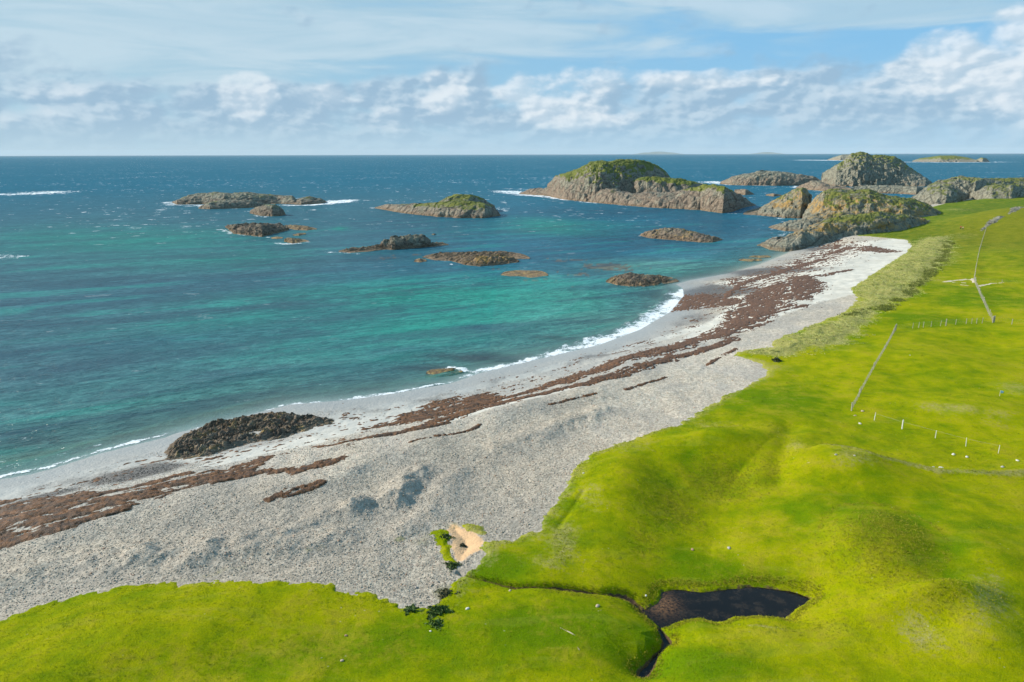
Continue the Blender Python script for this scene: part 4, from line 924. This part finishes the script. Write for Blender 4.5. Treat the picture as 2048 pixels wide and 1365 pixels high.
pebw = ((DG < -0.4) & (DS > 7) & (R_ < 125)) * np.clip(1.15 - sand * 1.6, 0, 1) * (peach < .3) * (wf < 0.0) * np.clip(1.6 - R_ / 95, 0.2, 1)
x, y, i, j = pick(pebw, 70000)
s = rng.lognormal(math.log(0.042), 0.40, len(x)).clip(.025, .14)
tn = rng.beta(2.2, 1.6, len(x)); base = 0.34 + 0.22 * tn
cols = np.stack([base * 1.08, base * rng.uniform(.92, .96, len(x)), base * rng.uniform(.70, .80, len(x))], 1)
cols *= ((1.06 - .34 * DULL_SHADE[i, j]) * (1 - .80 * sstep(.25, .65, grey[i, j] + rng.normal(0, .12, len(x)))) * (1 - .25 * np.clip(moss[i, j], 0, 1)))[:, None]
pk = rng.random(len(x)) < .08; cols[pk] *= np.array([1.0, .74, .64])
o = scatter_stones('pebbles', np.stack([x, y, LZ[i, j] + s * .25], 1), s, cols)
tag(o, 'rounded grey and white beach cobbles heaped over the near beach', 'pebbles', kind='stuff')

def tufts(name, xy_z, hgt, cols, blades=7, spread=.5, width=.035, lean=.45):
    n = len(xy_z); b = blades
    a = rng.uniform(0, 2 * np.pi, (n, b)); rad = rng.uniform(0, 1, (n, b)) * spread * hgt[:, None]
    bx = xy_z[:, 0:1] + np.cos(a) * rad; by = xy_z[:, 1:2] + np.sin(a) * rad; bz = np.repeat(xy_z[:, 2:3] - 0.03, b, 1)
    h = hgt[:, None] * rng.uniform(.6, 1.1, (n, b)); la = a + rng.normal(0, .6, (n, b)); le = lean * h * rng.uniform(.4, 1.3, (n, b))
    w = width * rng.uniform(.7, 1.4, (n, b)) * np.clip(hgt[:, None] / .35, .7, 2); wa = rng.uniform(0, np.pi, (n, b))
    p0 = np.stack([bx - np.cos(wa) * w, by - np.sin(wa) * w, bz], -1); p1 = np.stack([bx + np.cos(wa) * w, by + np.sin(wa) * w, bz], -1)
    mx = bx + np.cos(la) * le * .35; my = by + np.sin(la) * le * .35; mz = bz + h * .6
    p2 = np.stack([mx + np.cos(wa) * w * .7, my + np.sin(wa) * w * .7, mz], -1); p3 = np.stack([mx - np.cos(wa) * w * .7, my - np.sin(wa) * w * .7, mz], -1)
    p4 = np.stack([bx + np.cos(la) * le, by + np.sin(la) * le, bz + h], -1)
    V = np.stack([p0, p1, p2, p3, p4], 2).reshape(-1, 3)
    k = (np.arange(n * b) * 5)[:, None, None]
    Fc = (np.array([(0, 1, 2), (0, 2, 3), (3, 2, 4)])[None] + k).reshape(-1, 3)
    return mesh_np(name, V, Fc, M_TUFT, dict(tone3=np.repeat(cols, b * 5, axis=0)), smooth=False)
def cmix(n, a, b): 
    t = rng.random((n, 1)); return np.array(a) * (1 - t) + np.array(b) * t
# marram on the dunes
dn = 0.45 + fbm(LX / 5, LY / 5, 3)
x, y, i, j = pick(np.clip(dunem * dn, 0, 1) * (gd > 0), 13000)
hg = rng.uniform(.12, .30, len(x))
c = cmix(len(x), (.34, .38, .06), (.72, .68, .28)); dk = rng.random(len(x)) < .06; c[dk] = cmix(dk.sum(), (.05, .08, .02), (.10, .14, .03))
gq = sstep(-.1, .35, fbm(x / 7, y / 7, 3))[:, None]; c = c * (1 - .55 * gq) + np.array([.14, .22, .03]) * .55 * gq
tag(tufts('marram_grass', np.stack([x, y, gz[i, j]], 1), hg, c, 8, 1.1, .04, 1.1), 'pale yellow green marram grass covering the dunes above the beach', 'marram grass', kind='stuff')
# dark tufts added for the shadow under the step of the dune scarp
sw = scarp * (fbm(LX / 6, LY / 6, 2) > -.15)
x, y, i, j = pick(sw, 1500)
tag(tufts('scarp_shadow_tufts', np.stack([x, y, gz[i, j]], 1), rng.uniform(.25, .5, len(x)), cmix(len(x), (.09, .12, .02), (.24, .26, .06)), 9, 1.2, .045), 'dark grass tufts standing in for the shadow along the inland foot of the dunes', 'shadow tufts', kind='stuff')
# rough grass on mounds and pond margins
rough_w = np.clip(olive - .25, 0, 1) * .35 * (R_ < 170) + np.exp(-((pm + .5) / .4) ** 2) * .35 * (R_ < 90) + np.exp(-((sl - 1.5) / .5) ** 2) * .4 * (R_ < 90) + 0.25 * np.clip(dry - .35, 0, 1) * (R_ < 120) * (1 - dunem)
x, y, i, j = pick(rough_w * (gd > .3), 15000)
hg = rng.uniform(.06, .16, len(x))
c = cmix(len(x), (.20, .21, .008), (.42, .38, .04))
tag(tufts('rough_grass', np.stack([x, y, gz[i, j]], 1), hg, c, 6, .9, .022), 'coarse olive grass on the mounds and round the dark pond', 'rough grass', kind='stuff')
# general sward, sparse longer tufts catching the light
x, y, i, j = pick((gd > 0.2) * (R_ < 105) * np.clip(.5 + 1.2 * fbm(LX / 4, LY / 4, 3), .05, 1) * (mud < .4), 60000)
hg = rng.uniform(.05, .12, len(x))
c = cmix(len(x), (.14, .23, .002), (.33, .34, .004))
tag(tufts('meadow_grass', np.stack([x, y, gz[i, j]], 1), hg, c, 5, 1.6, .02, .8), 'short bright green tufts through the near turf', 'grass', kind='stuff')

x, y, i, j = pick((gd > 0.5) * (R_ > 95) * (R_ < 420) * (R_ / 200) * np.clip(.35 + 1.4 * fbm(LX / 9, LY / 9, 3), .04, 1) * (dunem < .3) * (mud < .4), 22000)
tag(tufts('field_grass', np.stack([x, y, gz[i, j]], 1), rng.uniform(.08, .22, len(x)), cmix(len(x), (.09, .15, .004), (.34, .33, .03)), 6, 1.8, .035, .9), 'longer grass tufts scattered over the farther pasture', 'grass', kind='stuff')
print('tufts', time.time()-_t0)
# ------------------------------------------------------------------ leafy weeds
def leafy(name, label, x, y, w, h, n, c1, c2, cat='plant', group=None, lsz=.12):
    X, Y, Zg = on_ground(x, y)
    th = rng.uniform(0, 2 * np.pi, n); q = rng.uniform(0, 1, n) ** .75 * w * (0.95 + .35 * np.sin(th * 3 + x) + .3 * np.sin(th * 7 + y))
    px_, py_ = np.cos(th) * q, np.sin(th) * q
    g = ground(X + px_, Y + py_) - Zg
    pz = g + h * .75 * np.clip(1 - (q / w) ** 2, .12, 1) * rng.uniform(.1, 1, n) * (1 + .6 * np.sin(px_ * 9 / w) * np.cos(py_ * 8 / w))
    u = rng.normal(size=(n, 3)); u[:, 2] = np.abs(u[:, 2]) * .5; u /= np.linalg.norm(u, axis=1)[:, None]
    v = np.cross(u, rng.normal(size=(n, 3))); v /= np.linalg.norm(v, axis=1)[:, None]
    L = lsz * rng.uniform(.6, 1.4, n)[:, None]; P = np.stack([px_, py_, pz], 1)
    V = np.stack([P - u * L, P + v * L * .45, P + u * L, P - v * L * .45], 1).reshape(-1, 3)
    Fc = np.arange(n * 4).reshape(-1, 4)
    root = empty(name, (X, Y, Zg))
    mesh_np('foliage', V, Fc, M_LEAF, dict(tone3=np.repeat(cmix(n, c1, c2), 4, axis=0)), smooth=False, parent=root)
    # stems
    k = 14; sv = []; sf = []
    for q_ in range(1):
        a = random.uniform(0, 6.28); rr_ = random.uniform(.1, .7) * w; bx, by = math.cos(a) * rr_ * .5, math.sin(a) * rr_ * .5; tx, ty = bx * 1.8, by * 1.8
        hz = h * .8; o = len(sv); e = .012
        gb = float(ground(X + bx, Y + by)[0]) - Zg
        for (cx, cy, cz, r) in ((bx, by, gb - .05, e), (tx, ty, gb + hz, e * .4)):
            for m in range(3): sv.append((cx + r * math.cos(m * 2.09), cy + r * math.sin(m * 2.09), cz))
        for m in range(3): sf.append((o + m, o + (m + 1) % 3, o + 3 + (m + 1) % 3, o + 3 + m))
    mesh_np('stem', sv, sf, M_POST, parent=root)
    return tag(root, label, cat, group)
DK1, DK2 = (.025, .055, .010), (.10, .17, .02)
leafy('weed_clump', 'dark leafy weed clump where pebbles meet turf, largest of the three', 875, 1222, .95, .45, 1100, DK1, DK2, group='leafy weeds at the pebble edge')
leafy('weed_clump', 'low dark weed patch on turf just left of the largest clump', 825, 1222, .7, .3, 500, DK1, DK2, group='leafy weeds at the pebble edge')
leafy('weed_clump', 'thin straggling weeds on turf below the largest clump', 872, 1248, .7, .2, 260, (.02, .06, .01), DK2, group='leafy weeds at the pebble edge')
leafy('weed_clump', 'brownish weeds on the pebble bank above the largest clump', 893, 1190, .9, .4, 700, (.04, .045, .015), (.12, .11, .04), group='leafy weeds at the pebble edge')
leafy('weed_clump', 'small dark plant alone in the middle of the peach sand hollow', 926, 1092, .28, .25, 240, (.03, .035, .02), (.08, .09, .04))
leafy('weed_clump', 'dark green cushion at the top left rim of the sand hollow', 888, 1076, .8, .3, 500, DK1, (.06, .08, .01), group='greenery round the sand hollow')
leafy('weed_clump', 'dark green cushion at the bottom rim of the sand hollow', 905, 1132, .7, .28, 420, DK1, (.08, .12, .01), group='greenery round the sand hollow')
leafy('weed_clump', 'dark bush on the tan turf spit above the cobbles', 1553, 722, .8, .7, 420, (.02, .03, .01), (.10, .12, .03), lsz=.18)

# ------------------------------------------------------------------ boulders lying on the turf and banks
def boulder(x, y, s, label, col=(.50, .46, .38), group='stones lying in the turf'):
    s *= .62
    X, Y, Z = on_ground(x, y)
    bpy_v = []; n = 10; m = 7
    for a in range(m + 1):
        th = math.pi * a / m
        for b in range(n):
            ph = 2 * math.pi * b / n
            v = np.array([math.sin(th) * math.cos(ph), math.sin(th) * math.sin(ph), math.cos(th)])
            k = 1 + .35 * float(perlin(np.array(v[0] * 1.3 + x), np.array(v[1] * 1.3 + y), np.array(v[2] * 1.3)))
            k *= 1 / max(abs(v[0]), abs(v[1]), abs(v[2])) ** .45
            bpy_v.append((v[0] * k * s, v[1] * k * s * .75, v[2] * k * s * .5))
    f = [(a * n + b, (a + 1) * n + b, (a + 1) * n + (b + 1) % n, a * n + (b + 1) % n) for a in range(m) for b in range(n)]
    o = mesh_np('stone', bpy_v, f, M_STONE, dict(tone3=np.tile(col, (len(bpy_v), 1))), smooth=True)
    o.location = (X, Y, Z + s * .12); o.rotation_euler = (0, 0, random.uniform(0, 6))
    return tag(o, label, 'stone', group)
for (x, y, s, lb) in ((1866, 936, .35, 'white stone on the old turf bank, left of a pair'), (1882, 937, .42, 'long white stone on the old turf bank, right of a pair'), (1672, 910, .28, 'pale stone at the left end of the old turf bank'), (1709, 913, .22, 'little pale stone near the left end of the old turf bank'),
        (1725, 823, .35, 'tan stone on turf close to the foot of the post row'), (1710, 832, .3, 'buff stone below the wooden fence corner'), (1720, 848, .35, 'buff stone alone below the first white post'), (2035, 922, .32, 'pale stone right of the last white post'),
        (1907, 910, .4, 'tan stone below the third white post'), (1934, 915, .35, 'small tan stone below the fourth white post'), (1458, 1097, .32, 'grey stone alone on open turf above the pond'), (1385, 1100, .28, 'reddish stone on turf left of the lone grey stone'),
        (1292, 1192, .2, 'white stone at the upper left of the pond'), (935, 1218, .28, 'white stone on turf right of the weed clump'), (1167, 947, .22, 'white stone at the cobble edge by the dry turf'), (861, 1263, .16, 'tiny white stone on the near turf under the weeds'), (692, 1272, .2, 'brown stone on the near turf at left'), (684, 1322, .22, 'tan stone near the bottom of the near turf'),
        (2005, 935, .35, 'grey stone on the turf bank at the right edge'), (1020, 1182, .22, 'tan stone by the upper stream'), (1195, 1213, .35, 'sandy lump on the lower bank of the stream'), (1820, 711, .2, 'white stone in the fenced field')):
    boulder(x, y, s, lb, (.60, .58, .50) if 'white' in lb else (.46, .36, .25) if ('tan' in lb or 'buff' in lb or 'sandy' in lb) else (.38, .22, .15) if 'reddish' in lb or 'brown' in lb else (.42, .40, .36))

# ------------------------------------------------------------------ fences
def post_mesh(h, w, round_=True):
    n = 8; v = []; f = []
    for k, (z, r) in enumerate(((-.25, w), (0, w), (h * .97, w * .9), (h, w * .6))):
        for m in range(n): v.append((r * math.cos(m * 2 * math.pi / n), r * math.sin(m * 2 * math.pi / n), z))
    for k in range(3):
        for m in range(n): f.append((k * n + m, k * n + (m + 1) % n, (k + 1) * n + (m + 1) % n, (k + 1) * n + m))
    for m in range(1, n - 1, 2): f.append((3 * n, 3 * n + m, 3 * n + m + 1, 3 * n + (m + 2) % n if m + 2 < n else 3 * n))
    f = [q if len(set(q)) == 4 else None for q in f]
    return v, [q for q in f if q]
def fence(label, pts, n=None, spacing=2.0, h=1.05, w=.05, mat=None, wires=(0.25, .5, .75, .95), big=(), exact=False, netting=True, group='fences'):
    mat = mat or M_POST
    W = np.array([on_ground(*p) for p in pts])
    if not exact:
        seg = np.hypot(np.diff(W[:, 0]), np.diff(W[:, 1])); L = np.concatenate([[0], np.cumsum(seg)])
        k = max(2, int(L[-1] / spacing) + 1) if n is None else n
        s = np.linspace(0, L[-1], k); X = np.interp(s, L, W[:, 0]); Y = np.interp(s, L, W[:, 1]); Z = ground(X, Y)
    else:
        X, Y, Z = W.T
    root = empty('fence', (X[0], Y[0], Z[0]))
    for q in range(len(X)):
        bigp = q in big or (not exact and (q in (0, len(X) - 1) or q % 9 == 4))
        hh = h * (1.2 if bigp else random.uniform(.93, 1.05)); ww = w * (1.9 if bigp else random.uniform(.85, 1.15))
        v, f = post_mesh(hh, ww)
        o = mesh_np('post', v, f, mat, smooth=False, parent=root)
        o.location = (X[q] - X[0], Y[q] - Y[0], Z[q] - Z[0]); o.rotation_euler = (random.gauss(0, .03), random.gauss(0, .03), random.uniform(0, 3))
    # line wires, one mesh; stock netting uprights between them
    v = []; f = []
    def strand(p, q, r):
        p, q = Vector(p), Vector(q); d = (q - p).normalized(); a = d.orthogonal().normalized(); b = d.cross(a); o = len(v)
        for c in (p, q):
            for m in range(3): v.append(tuple(c + a * r * math.cos(m * 2.094) + b * r * math.sin(m * 2.094)))
        for m in range(3): f.append((o + m, o + (m + 1) % 3, o + 3 + (m + 1) % 3, o + 3 + m))
    for q in range(len(X) - 1):
        A = np.array([X[q] - X[0], Y[q] - Y[0], Z[q] - Z[0]]); B = np.array([X[q + 1] - X[0], Y[q + 1] - Y[0], Z[q + 1] - Z[0]])
        for z in wires: strand(A + [0, 0, z * h], B + [0, 0, z * h], .006)
        if netting:
            k = max(2, int(np.linalg.norm(B - A) / .3))
            for m in range(1, k):
                C_ = A + (B - A) * m / k; strand(C_ + [0, 0, .05], C_ + [0, 0, .8 * h], .0045)
    if len(v): mesh_np('wire', v, f, M_WIRE, smooth=False, parent=root)
    return tag(root, label, 'fence', group)
fence('wooden post fence running uphill from the post row corner, shadows across the turf', [(1703,822),(1722,785),(1742,748),(1765,708),(1790,662)], spacing=1.75, h=1.1)
fence('sparse fence of thin posts running level across the field', [(1791,662),(1825,657.5),(1837,656.5),(1846.5,655.5),(1862,654),(1880.6,652.5),(1891.5,652),(1911,649.5),(1932,648.5),(1943,648),(1953,647.5),(1964,647),(1985,646)], exact=True, big=(0, 6, 12), h=1.3, w=.055, netting=False)
fence('netted fence climbing from the field corner to the bare sand', [(1986,645),(1975,625),(1963,598),(1953,575),(1948,562)], spacing=1.7, h=1.2, w=.055)
fence('far fence from the bare sand up to the grassy hill', [(1948,562),(1951,540),(1957,510),(1964,484),(1971,462)], spacing=2.2, h=1.3, w=.06)
fence('faint fence leading right from the bare sand', [(1950,563),(1985,565),(2015,568),(2060,571)], spacing=5, h=1.1, w=.06, netting=False)
fence('faint fence continuing right from the field corner', [(1988,645),(2015,648),(2060,652)], spacing=2.6, h=1.25, w=.065, netting=False)
fence('row of five pale posts strung with a single low wire across the near turf', [(1748.5,841),(1804,858.5),(1870.5,876.5),(1931.5,893),(1996.5,907)], exact=True, h=1.15, w=.042, mat=M_WHITE, big=(1,), wires=(.9,), netting=False)

# ------------------------------------------------------------------ flag
X, Y, Z = on_ground(1999, 793)
root = empty('golf_flag', (X, Y, Z))
v, f = post_mesh(.95, .022); mesh_np('flag_pole', v, f, M_WHITE, parent=root)
fv = []; ff_ = []
for a in range(9):
    for b in range(6):
        u = a / 8; w_ = b / 5
        for sgn in (0,): fv.append((.02 + u * .52, .07 * math.sin(u * 6 + w_) , .93 - w_ * .40 * (1 - .25 * u) - .10 * u))
ff_ = [(a * 6 + b, (a + 1) * 6 + b, (a + 1) * 6 + b + 1, a * 6 + b + 1) for a in range(8) for b in range(5)]
fo = mesh_np('flag', fv, ff_, mat_plain('pale_blue_cloth', (.25, .50, .66), (.36, .62, .76), 6), parent=root)
md = fo.modifiers.new('cloth', 'SOLIDIFY'); md.thickness = .006
tag(root, 'small pale blue flag on a short white pole in the fenced field', 'flag')

# ------------------------------------------------------------------ two walkers
def person(x, y, label, top, legs, rz, hgt=1.75):
    X, Y, Z = on_ground(x, y)
    s = hgt / 1.75
    J = {'pel': (0, 0, .95, .135), 'wai': (0, 0, 1.10, .125), 'che': (0, .02, 1.32, .155), 'nec': (0, .02, 1.50, .055), 'hed': (0, .05, 1.60, .085), 'top': (0, .05, 1.70, .08),
         'hl': (-.10, 0, .90, .095), 'kl': (-.12, .10, .50, .062), 'al': (-.12, -.02, .10, .042), 'tl': (-.12, .13, .04, .035),
         'hr': (.10, 0, .90, .095), 'kr': (.12, -.02, .50, .062), 'ar': (.12, -.26, .14, .042), 'tr': (.12, -.14, .04, .035),
         'sl': (-.19, .02, 1.44, .06), 'el': (-.27, -.05, 1.17, .042), 'wl': (-.27, .10, .96, .03), 'fl': (-.27, .16, .90, .03),
         'sr': (.19, .02, 1.44, .06), 'er': (.28, -.02, 1.17, .042), 'wr': (.26, .18, 1.02, .03), 'fr': (.25, .25, .98, .03)}
    E = [('pel','wai'),('wai','che'),('che','nec'),('nec','hed'),('hed','top'),('pel','hl'),('hl','kl'),('kl','al'),('al','tl'),('pel','hr'),('hr','kr'),('kr','ar'),('ar','tr'),('che','sl'),('sl','el'),('el','wl'),('wl','fl'),('che','sr'),('sr','er'),('er','wr'),('wr','fr')]
    ks = list(J); root = empty('person', (X, Y, Z), rz)
    def skin(name, keys, edges, mat, extra=0.0, scale=1.0):
        me = bpy.data.meshes.new(name); idx = {k: i for i, k in enumerate(keys)}
        me.from_pydata([tuple(c * s for c in J[k][:3]) for k in keys], [(idx[a], idx[b]) for a, b in edges], [])
        o = bpy.data.objects.new(name, me); COL.objects.link(o); o.parent = root
        m = o.modifiers.new('skin', 'SKIN')
        for i, k in enumerate(keys):
            r = (J[k][3] + extra) * s; me.skin_vertices[0].data[i].radius = (r, r * .85); me.skin_vertices[0].data[i].use_root = (i == 0)
        sb = o.modifiers.new('sub', 'SUBSURF'); sb.levels = 2; sb.render_levels = 2
        me.materials.append(mat); return o
    sk = mat_plain('skin', (.45, .27, .19), (.52, .32, .23), 8)
    skin('body', ks, E, sk)
    skin('jacket', ['pel', 'wai', 'che', 'sl', 'el', 'wl', 'sr', 'er', 'wr'], [('pel','wai'),('wai','che'),('che','sl'),('sl','el'),('el','wl'),('che','sr'),('sr','er'),('er','wr')], top, .018)
    skin('trousers', ['pel', 'hl', 'kl', 'al', 'hr', 'kr', 'ar'], [('pel','hl'),('hl','kl'),('kl','al'),('pel','hr'),('hr','kr'),('kr','ar')], legs, .016)
    # hair cap
    hv = []; n = 10
    for a in range(5):
        th = a / 4 * 1.7
        for b in range(n): hv.append((.098 * s * math.sin(th) * math.cos(b * .628), (.035 + .105 * math.sin(th) * math.sin(b * .628)) * s, (1.655 + .13 * math.cos(th)) * s))
    hf = [(a * n + b, a * n + (b + 1) % n, (a + 1) * n + (b + 1) % n, (a + 1) * n + b) for a in range(4) for b in range(n)]
    mesh_np('hair', hv, hf, mat_plain('hair', (.03, .02, .012), (.07, .045, .03), 20), parent=root)
    return tag(root, label, 'person', 'walkers on the far grass')
RED = mat_plain('red_jacket', (.42, .03, .02), (.55, .05, .03), 5); DARK = mat_plain('dark_trousers', (.015, .016, .022), (.03, .03, .04), 5); PALE = mat_plain('pale_top', (.42, .27, .20), (.55, .38, .28), 5)
person(1921, 459.5, 'walker in a red jacket and dark trousers on the far grass, left of a pair', RED, DARK, 2.4, 1.82)
person(1925.5, 460.5, 'walker in a pale top and dark trousers on the far grass, right of a pair', PALE, DARK, 2.0, 1.70)

# ------------------------------------------------------------------ light, sky
SUN_AZ = math.radians(-76)      # from the left, a little beyond the camera's square
SUN_EL = math.radians(29)
ld = bpy.data.lights.new('sun', 'SUN'); ld.energy = 4.6; ld.angle = math.radians(0.5); ld.color = (1.0, .94, .84)
lo = bpy.data.objects.new('sun', ld); COL.objects.link(lo)
sd_ = Vector((math.sin(SUN_AZ) * math.cos(SUN_EL), math.cos(SUN_AZ) * math.cos(SUN_EL), math.sin(SUN_EL)))
lo.rotation_euler = sd_.to_track_quat('Z', 'Y').to_euler(); lo.location = (0, 0, 300)

world = bpy.data.worlds.new('World'); scene.world = world; world.use_nodes = True
class WT(T):
    def __init__(s): s.t = world.node_tree; s.t.nodes.clear(); s.out = s.t.nodes.new('ShaderNodeOutputWorld')
w = WT()
sky = w.n('TexSky', sky_type='NISHITA'); sky.sun_disc = False; sky.sun_elevation = SUN_EL; sky.sun_rotation = SUN_AZ
sky.altitude = 40; sky.air_density = 1.0; sky.dust_density = 0.6; sky.ozone_density = 2.0
D = S(w, w.n('TexCoord').outputs['Generated'])
dx, dy, dz = w.xyz(D)
A = w.math('ARCTAN2', dx, dy) * (180 / math.pi)          # degrees right of the view
E = w.math('ARCSINE', dz) * (180 / math.pi)              # degrees above the horizon
def pa(x, y):
    a, d = azdep(np.array(float(x)), np.array(float(y))); return math.degrees(float(a)), -math.degrees(math.atan(float(d)))
def env(items, soft=2.3):
    tot = None
    for (x, y, rx, ry, k) in items:
        a, e = pa(x, y); ra = rx * 180 / math.pi / F * .92; re = ry * 180 / math.pi / F
        u = (A - a) * (1 / ra); v = (E - e) * (1 / re)
        g = w.ss(u * u + v * v, 0.1, soft, k, 0.0)
        tot = g if tot is None else w.math('MAXIMUM', tot, g)
    return tot
def cum(v):
    a = w.noise(v, 3.4, 6, 0.53, 0.15); b = w.voro(v, 8.0, detail=2.0)
    return a * 1.0 + (0.5 - b) * 0.14
q = w.comb(A * 0.055, E * 0.10, 5.3); q2 = w.comb(A * 0.055 - 0.022, E * 0.10 + 0.026, 5.3)
n1, n1b = cum(q), cum(q2)
# bright sunlit heads, then the long grey blue bank under them
heads = env([(492, 192, 52, 46, .40), (660, 205, 60, 26, .30), (880, 188, 60, 45, .30), (780, 240, 90, 22, .26), (1110, 185, 120, 44, .40), (1230, 165, 130, 28, .36), (1400, 162, 160, 20, .36), (1150, 232, 120, 34, .38), (1240, 240, 60, 20, .3), (1910, 100, 75, 38, .42), (2030, 85, 75, 50, .44), (1770, 160, 70, 26, .36), (1890, 165, 190, 22, .34), (1560, 162, 60, 12, .25), (60, 180, 90, 34, .28), (2300, 110, 300, 100, .4), (-250, 190, 250, 60, .35)])
bank = env([(0, 215, 160, 60, .34), (250, 235, 260, 36, .30), (450, 225, 110, 40, .34), (600, 220, 130, 42, .32), (850, 205, 130, 55, .36), (1350, 205, 260, 40, .38), (1700, 205, 260, 60, .40), (2000, 200, 260, 60, .38), (1024, 262, 1700, 38, .36), (2500, 180, 500, 100, .4), (-500, 220, 500, 90, .36)])
dh = heads + n1 * 0.8 - 0.555; db = bank + n1b * 0.9 - 0.52
mh = w.ss(dh, 0.0, 0.21); mb = w.ss(db, -0.06, 0.20)
shade = w.ss(n1 - n1b, -0.06, 0.09)
hc = w.mix(w.ss(dh, 0.0, 0.26) * 0.25 + shade * 0.75, (0.54, 0.70, 0.83), (0.93, 0.98, 1.02))
bc = w.mix(shade * 0.85, (0.35, 0.52, 0.69), (0.62, 0.76, 0.87))
# high thin veil
qv = w.comb(A * 0.022, E * 0.16, 7.7)
nv = w.noise(qv, 3.2, 7, 0.55, 0.6)
veil_env = env([(500, 30, 900, 70, .50), (100, 70, 500, 90, .42), (1850, -10, 420, 45, .55), (1100, 10, 500, 36, .4), (1640, 85, 110, 22, .30), (1330, 108, 80, 10, .2), (1020, -400, 2600, 330, .30), (700, 132, 120, 6, .25), (1200, 130, 130, 6, .2)])
mv = w.ss(veil_env + nv - 0.55, 0.10, 0.42)
skyc = S(w, sky.outputs[0])
STR = 0.10
base = w.mix(1.0, skyc, (STR, STR, STR), 'MULTIPLY')
blue = w.mix(w.ss(A, -30.0, 25.0), (0.36, 0.62, 0.80), (0.25, 0.60, 0.95))
c0 = w.mix(0.80, base, blue)
c0 = w.mix(w.ss(E, 8.0, 1.0, 0.0, 0.5), c0, (0.42, 0.67, 0.85))
c1 = w.mix(mv * 0.8, c0, w.mix(w.ss(nv, .4, .65), (0.46, 0.66, 0.79), (0.60, 0.76, 0.86)))
c2 = w.mix(mb * 0.88, c1, bc)
c2 = w.mix(mh * w.ss(A, -34.0, 4.0, 0.42, 0.72), c2, hc)
hz = w.ss(E, 0.0, 3.2, 0.80, 0.0)
c3 = w.mix(hz, c2, w.mix(w.ss(A, -30.0, 20.0), (0.48, 0.68, 0.80), (0.42, 0.67, 0.86)))
world.cycles.sampling_method = 'MANUAL'; world.cycles.sample_map_resolution = 256
bg = w.n('Background'); w.put(bg.inputs['Color'], c3); bg.inputs['Strength'].default_value = 0.65
w.t.links.new(bg.outputs[0], w.out.inputs[0])

# faint hills of another island on the horizon
def far_hill(x0, x1, ytop, dist):
    a0 = float(azdep(x0, 305)[0]); a1 = float(azdep(x1, 305)[0]); n = 60; m = 12; v = []
    dep = float(azdep((x0 + x1) / 2, ytop)[1]); hmax = H0 - dist * dep
    for i in range(m):
        for k in range(n):
            u = k / (n - 1); w_ = i / (m - 1); a = a0 + (a1 - a0) * u; r_ = dist + (w_ - .5) * 3000
            pr = math.sin(math.pi * u) ** 1.2 * (1 + .22 * float(perlin(np.array(u * 7.1 + x0), np.array(.5)))) * math.sin(math.pi * w_) ** .6
            v.append((r_ * math.sin(a), r_ * math.cos(a), -4 + (hmax + 4) * pr))
    return v, grid_faces(m, n)
hv_, hf_ = far_hill(1262, 1372, 303.6, 50000); hv2, hf2 = far_hill(1495, 1575, 304.8, 52000)
M_HILL = mat_plain('far_hillside', (.12, .17, .15), (.17, .21, .19), .002, .9, .1, .0)
tag(mesh_np('hills', np.vstack([hv_, hv2]), np.vstack([hf_, hf2 + len(hv_)]), M_HILL), kind='structure')
# thin sea air round the whole scene
hz_v = [(x, y, z) for z in (-8.0, 380.0) for x, y in ((-56000, -3000), (56000, -3000), (56000, 57000), (-56000, 57000))]
hz_o = mesh_np('haze', hz_v, [(0, 3, 2, 1), (4, 5, 6, 7), (0, 1, 5, 4), (1, 2, 6, 5), (2, 3, 7, 6), (3, 0, 4, 7)], [], smooth=False)
hm = bpy.data.materials.new('sea_air'); hm.use_nodes = True; hm.node_tree.nodes.clear()
ho = hm.node_tree.nodes.new('ShaderNodeOutputMaterial'); hp = hm.node_tree.nodes.new('ShaderNodeVolumePrincipled')
hp.inputs['Density'].default_value = 1.3e-5; hp.inputs['Color'].default_value = (.80, .92, 1.0, 1); hp.inputs['Anisotropy'].default_value = 0.0
hm.node_tree.links.new(hp.outputs[0], ho.inputs['Volume']); hz_o.data.materials.append(hm)
tag(hz_o, kind='stuff'); hz_o['label'] = 'thin pale haze in the air over the sea'
scene.cycles.volume_bounces = 0
scene.view_settings.view_transform = 'Standard'; scene.view_settings.look = 'None'; scene.view_settings.gamma = 1.0
scene.view_settings.exposure = 0.55
scene.render.engine = 'CYCLES'
scene.cycles.max_bounces = 5; scene.cycles.transparent_max_bounces = 8
print('objects', len(scene.objects))
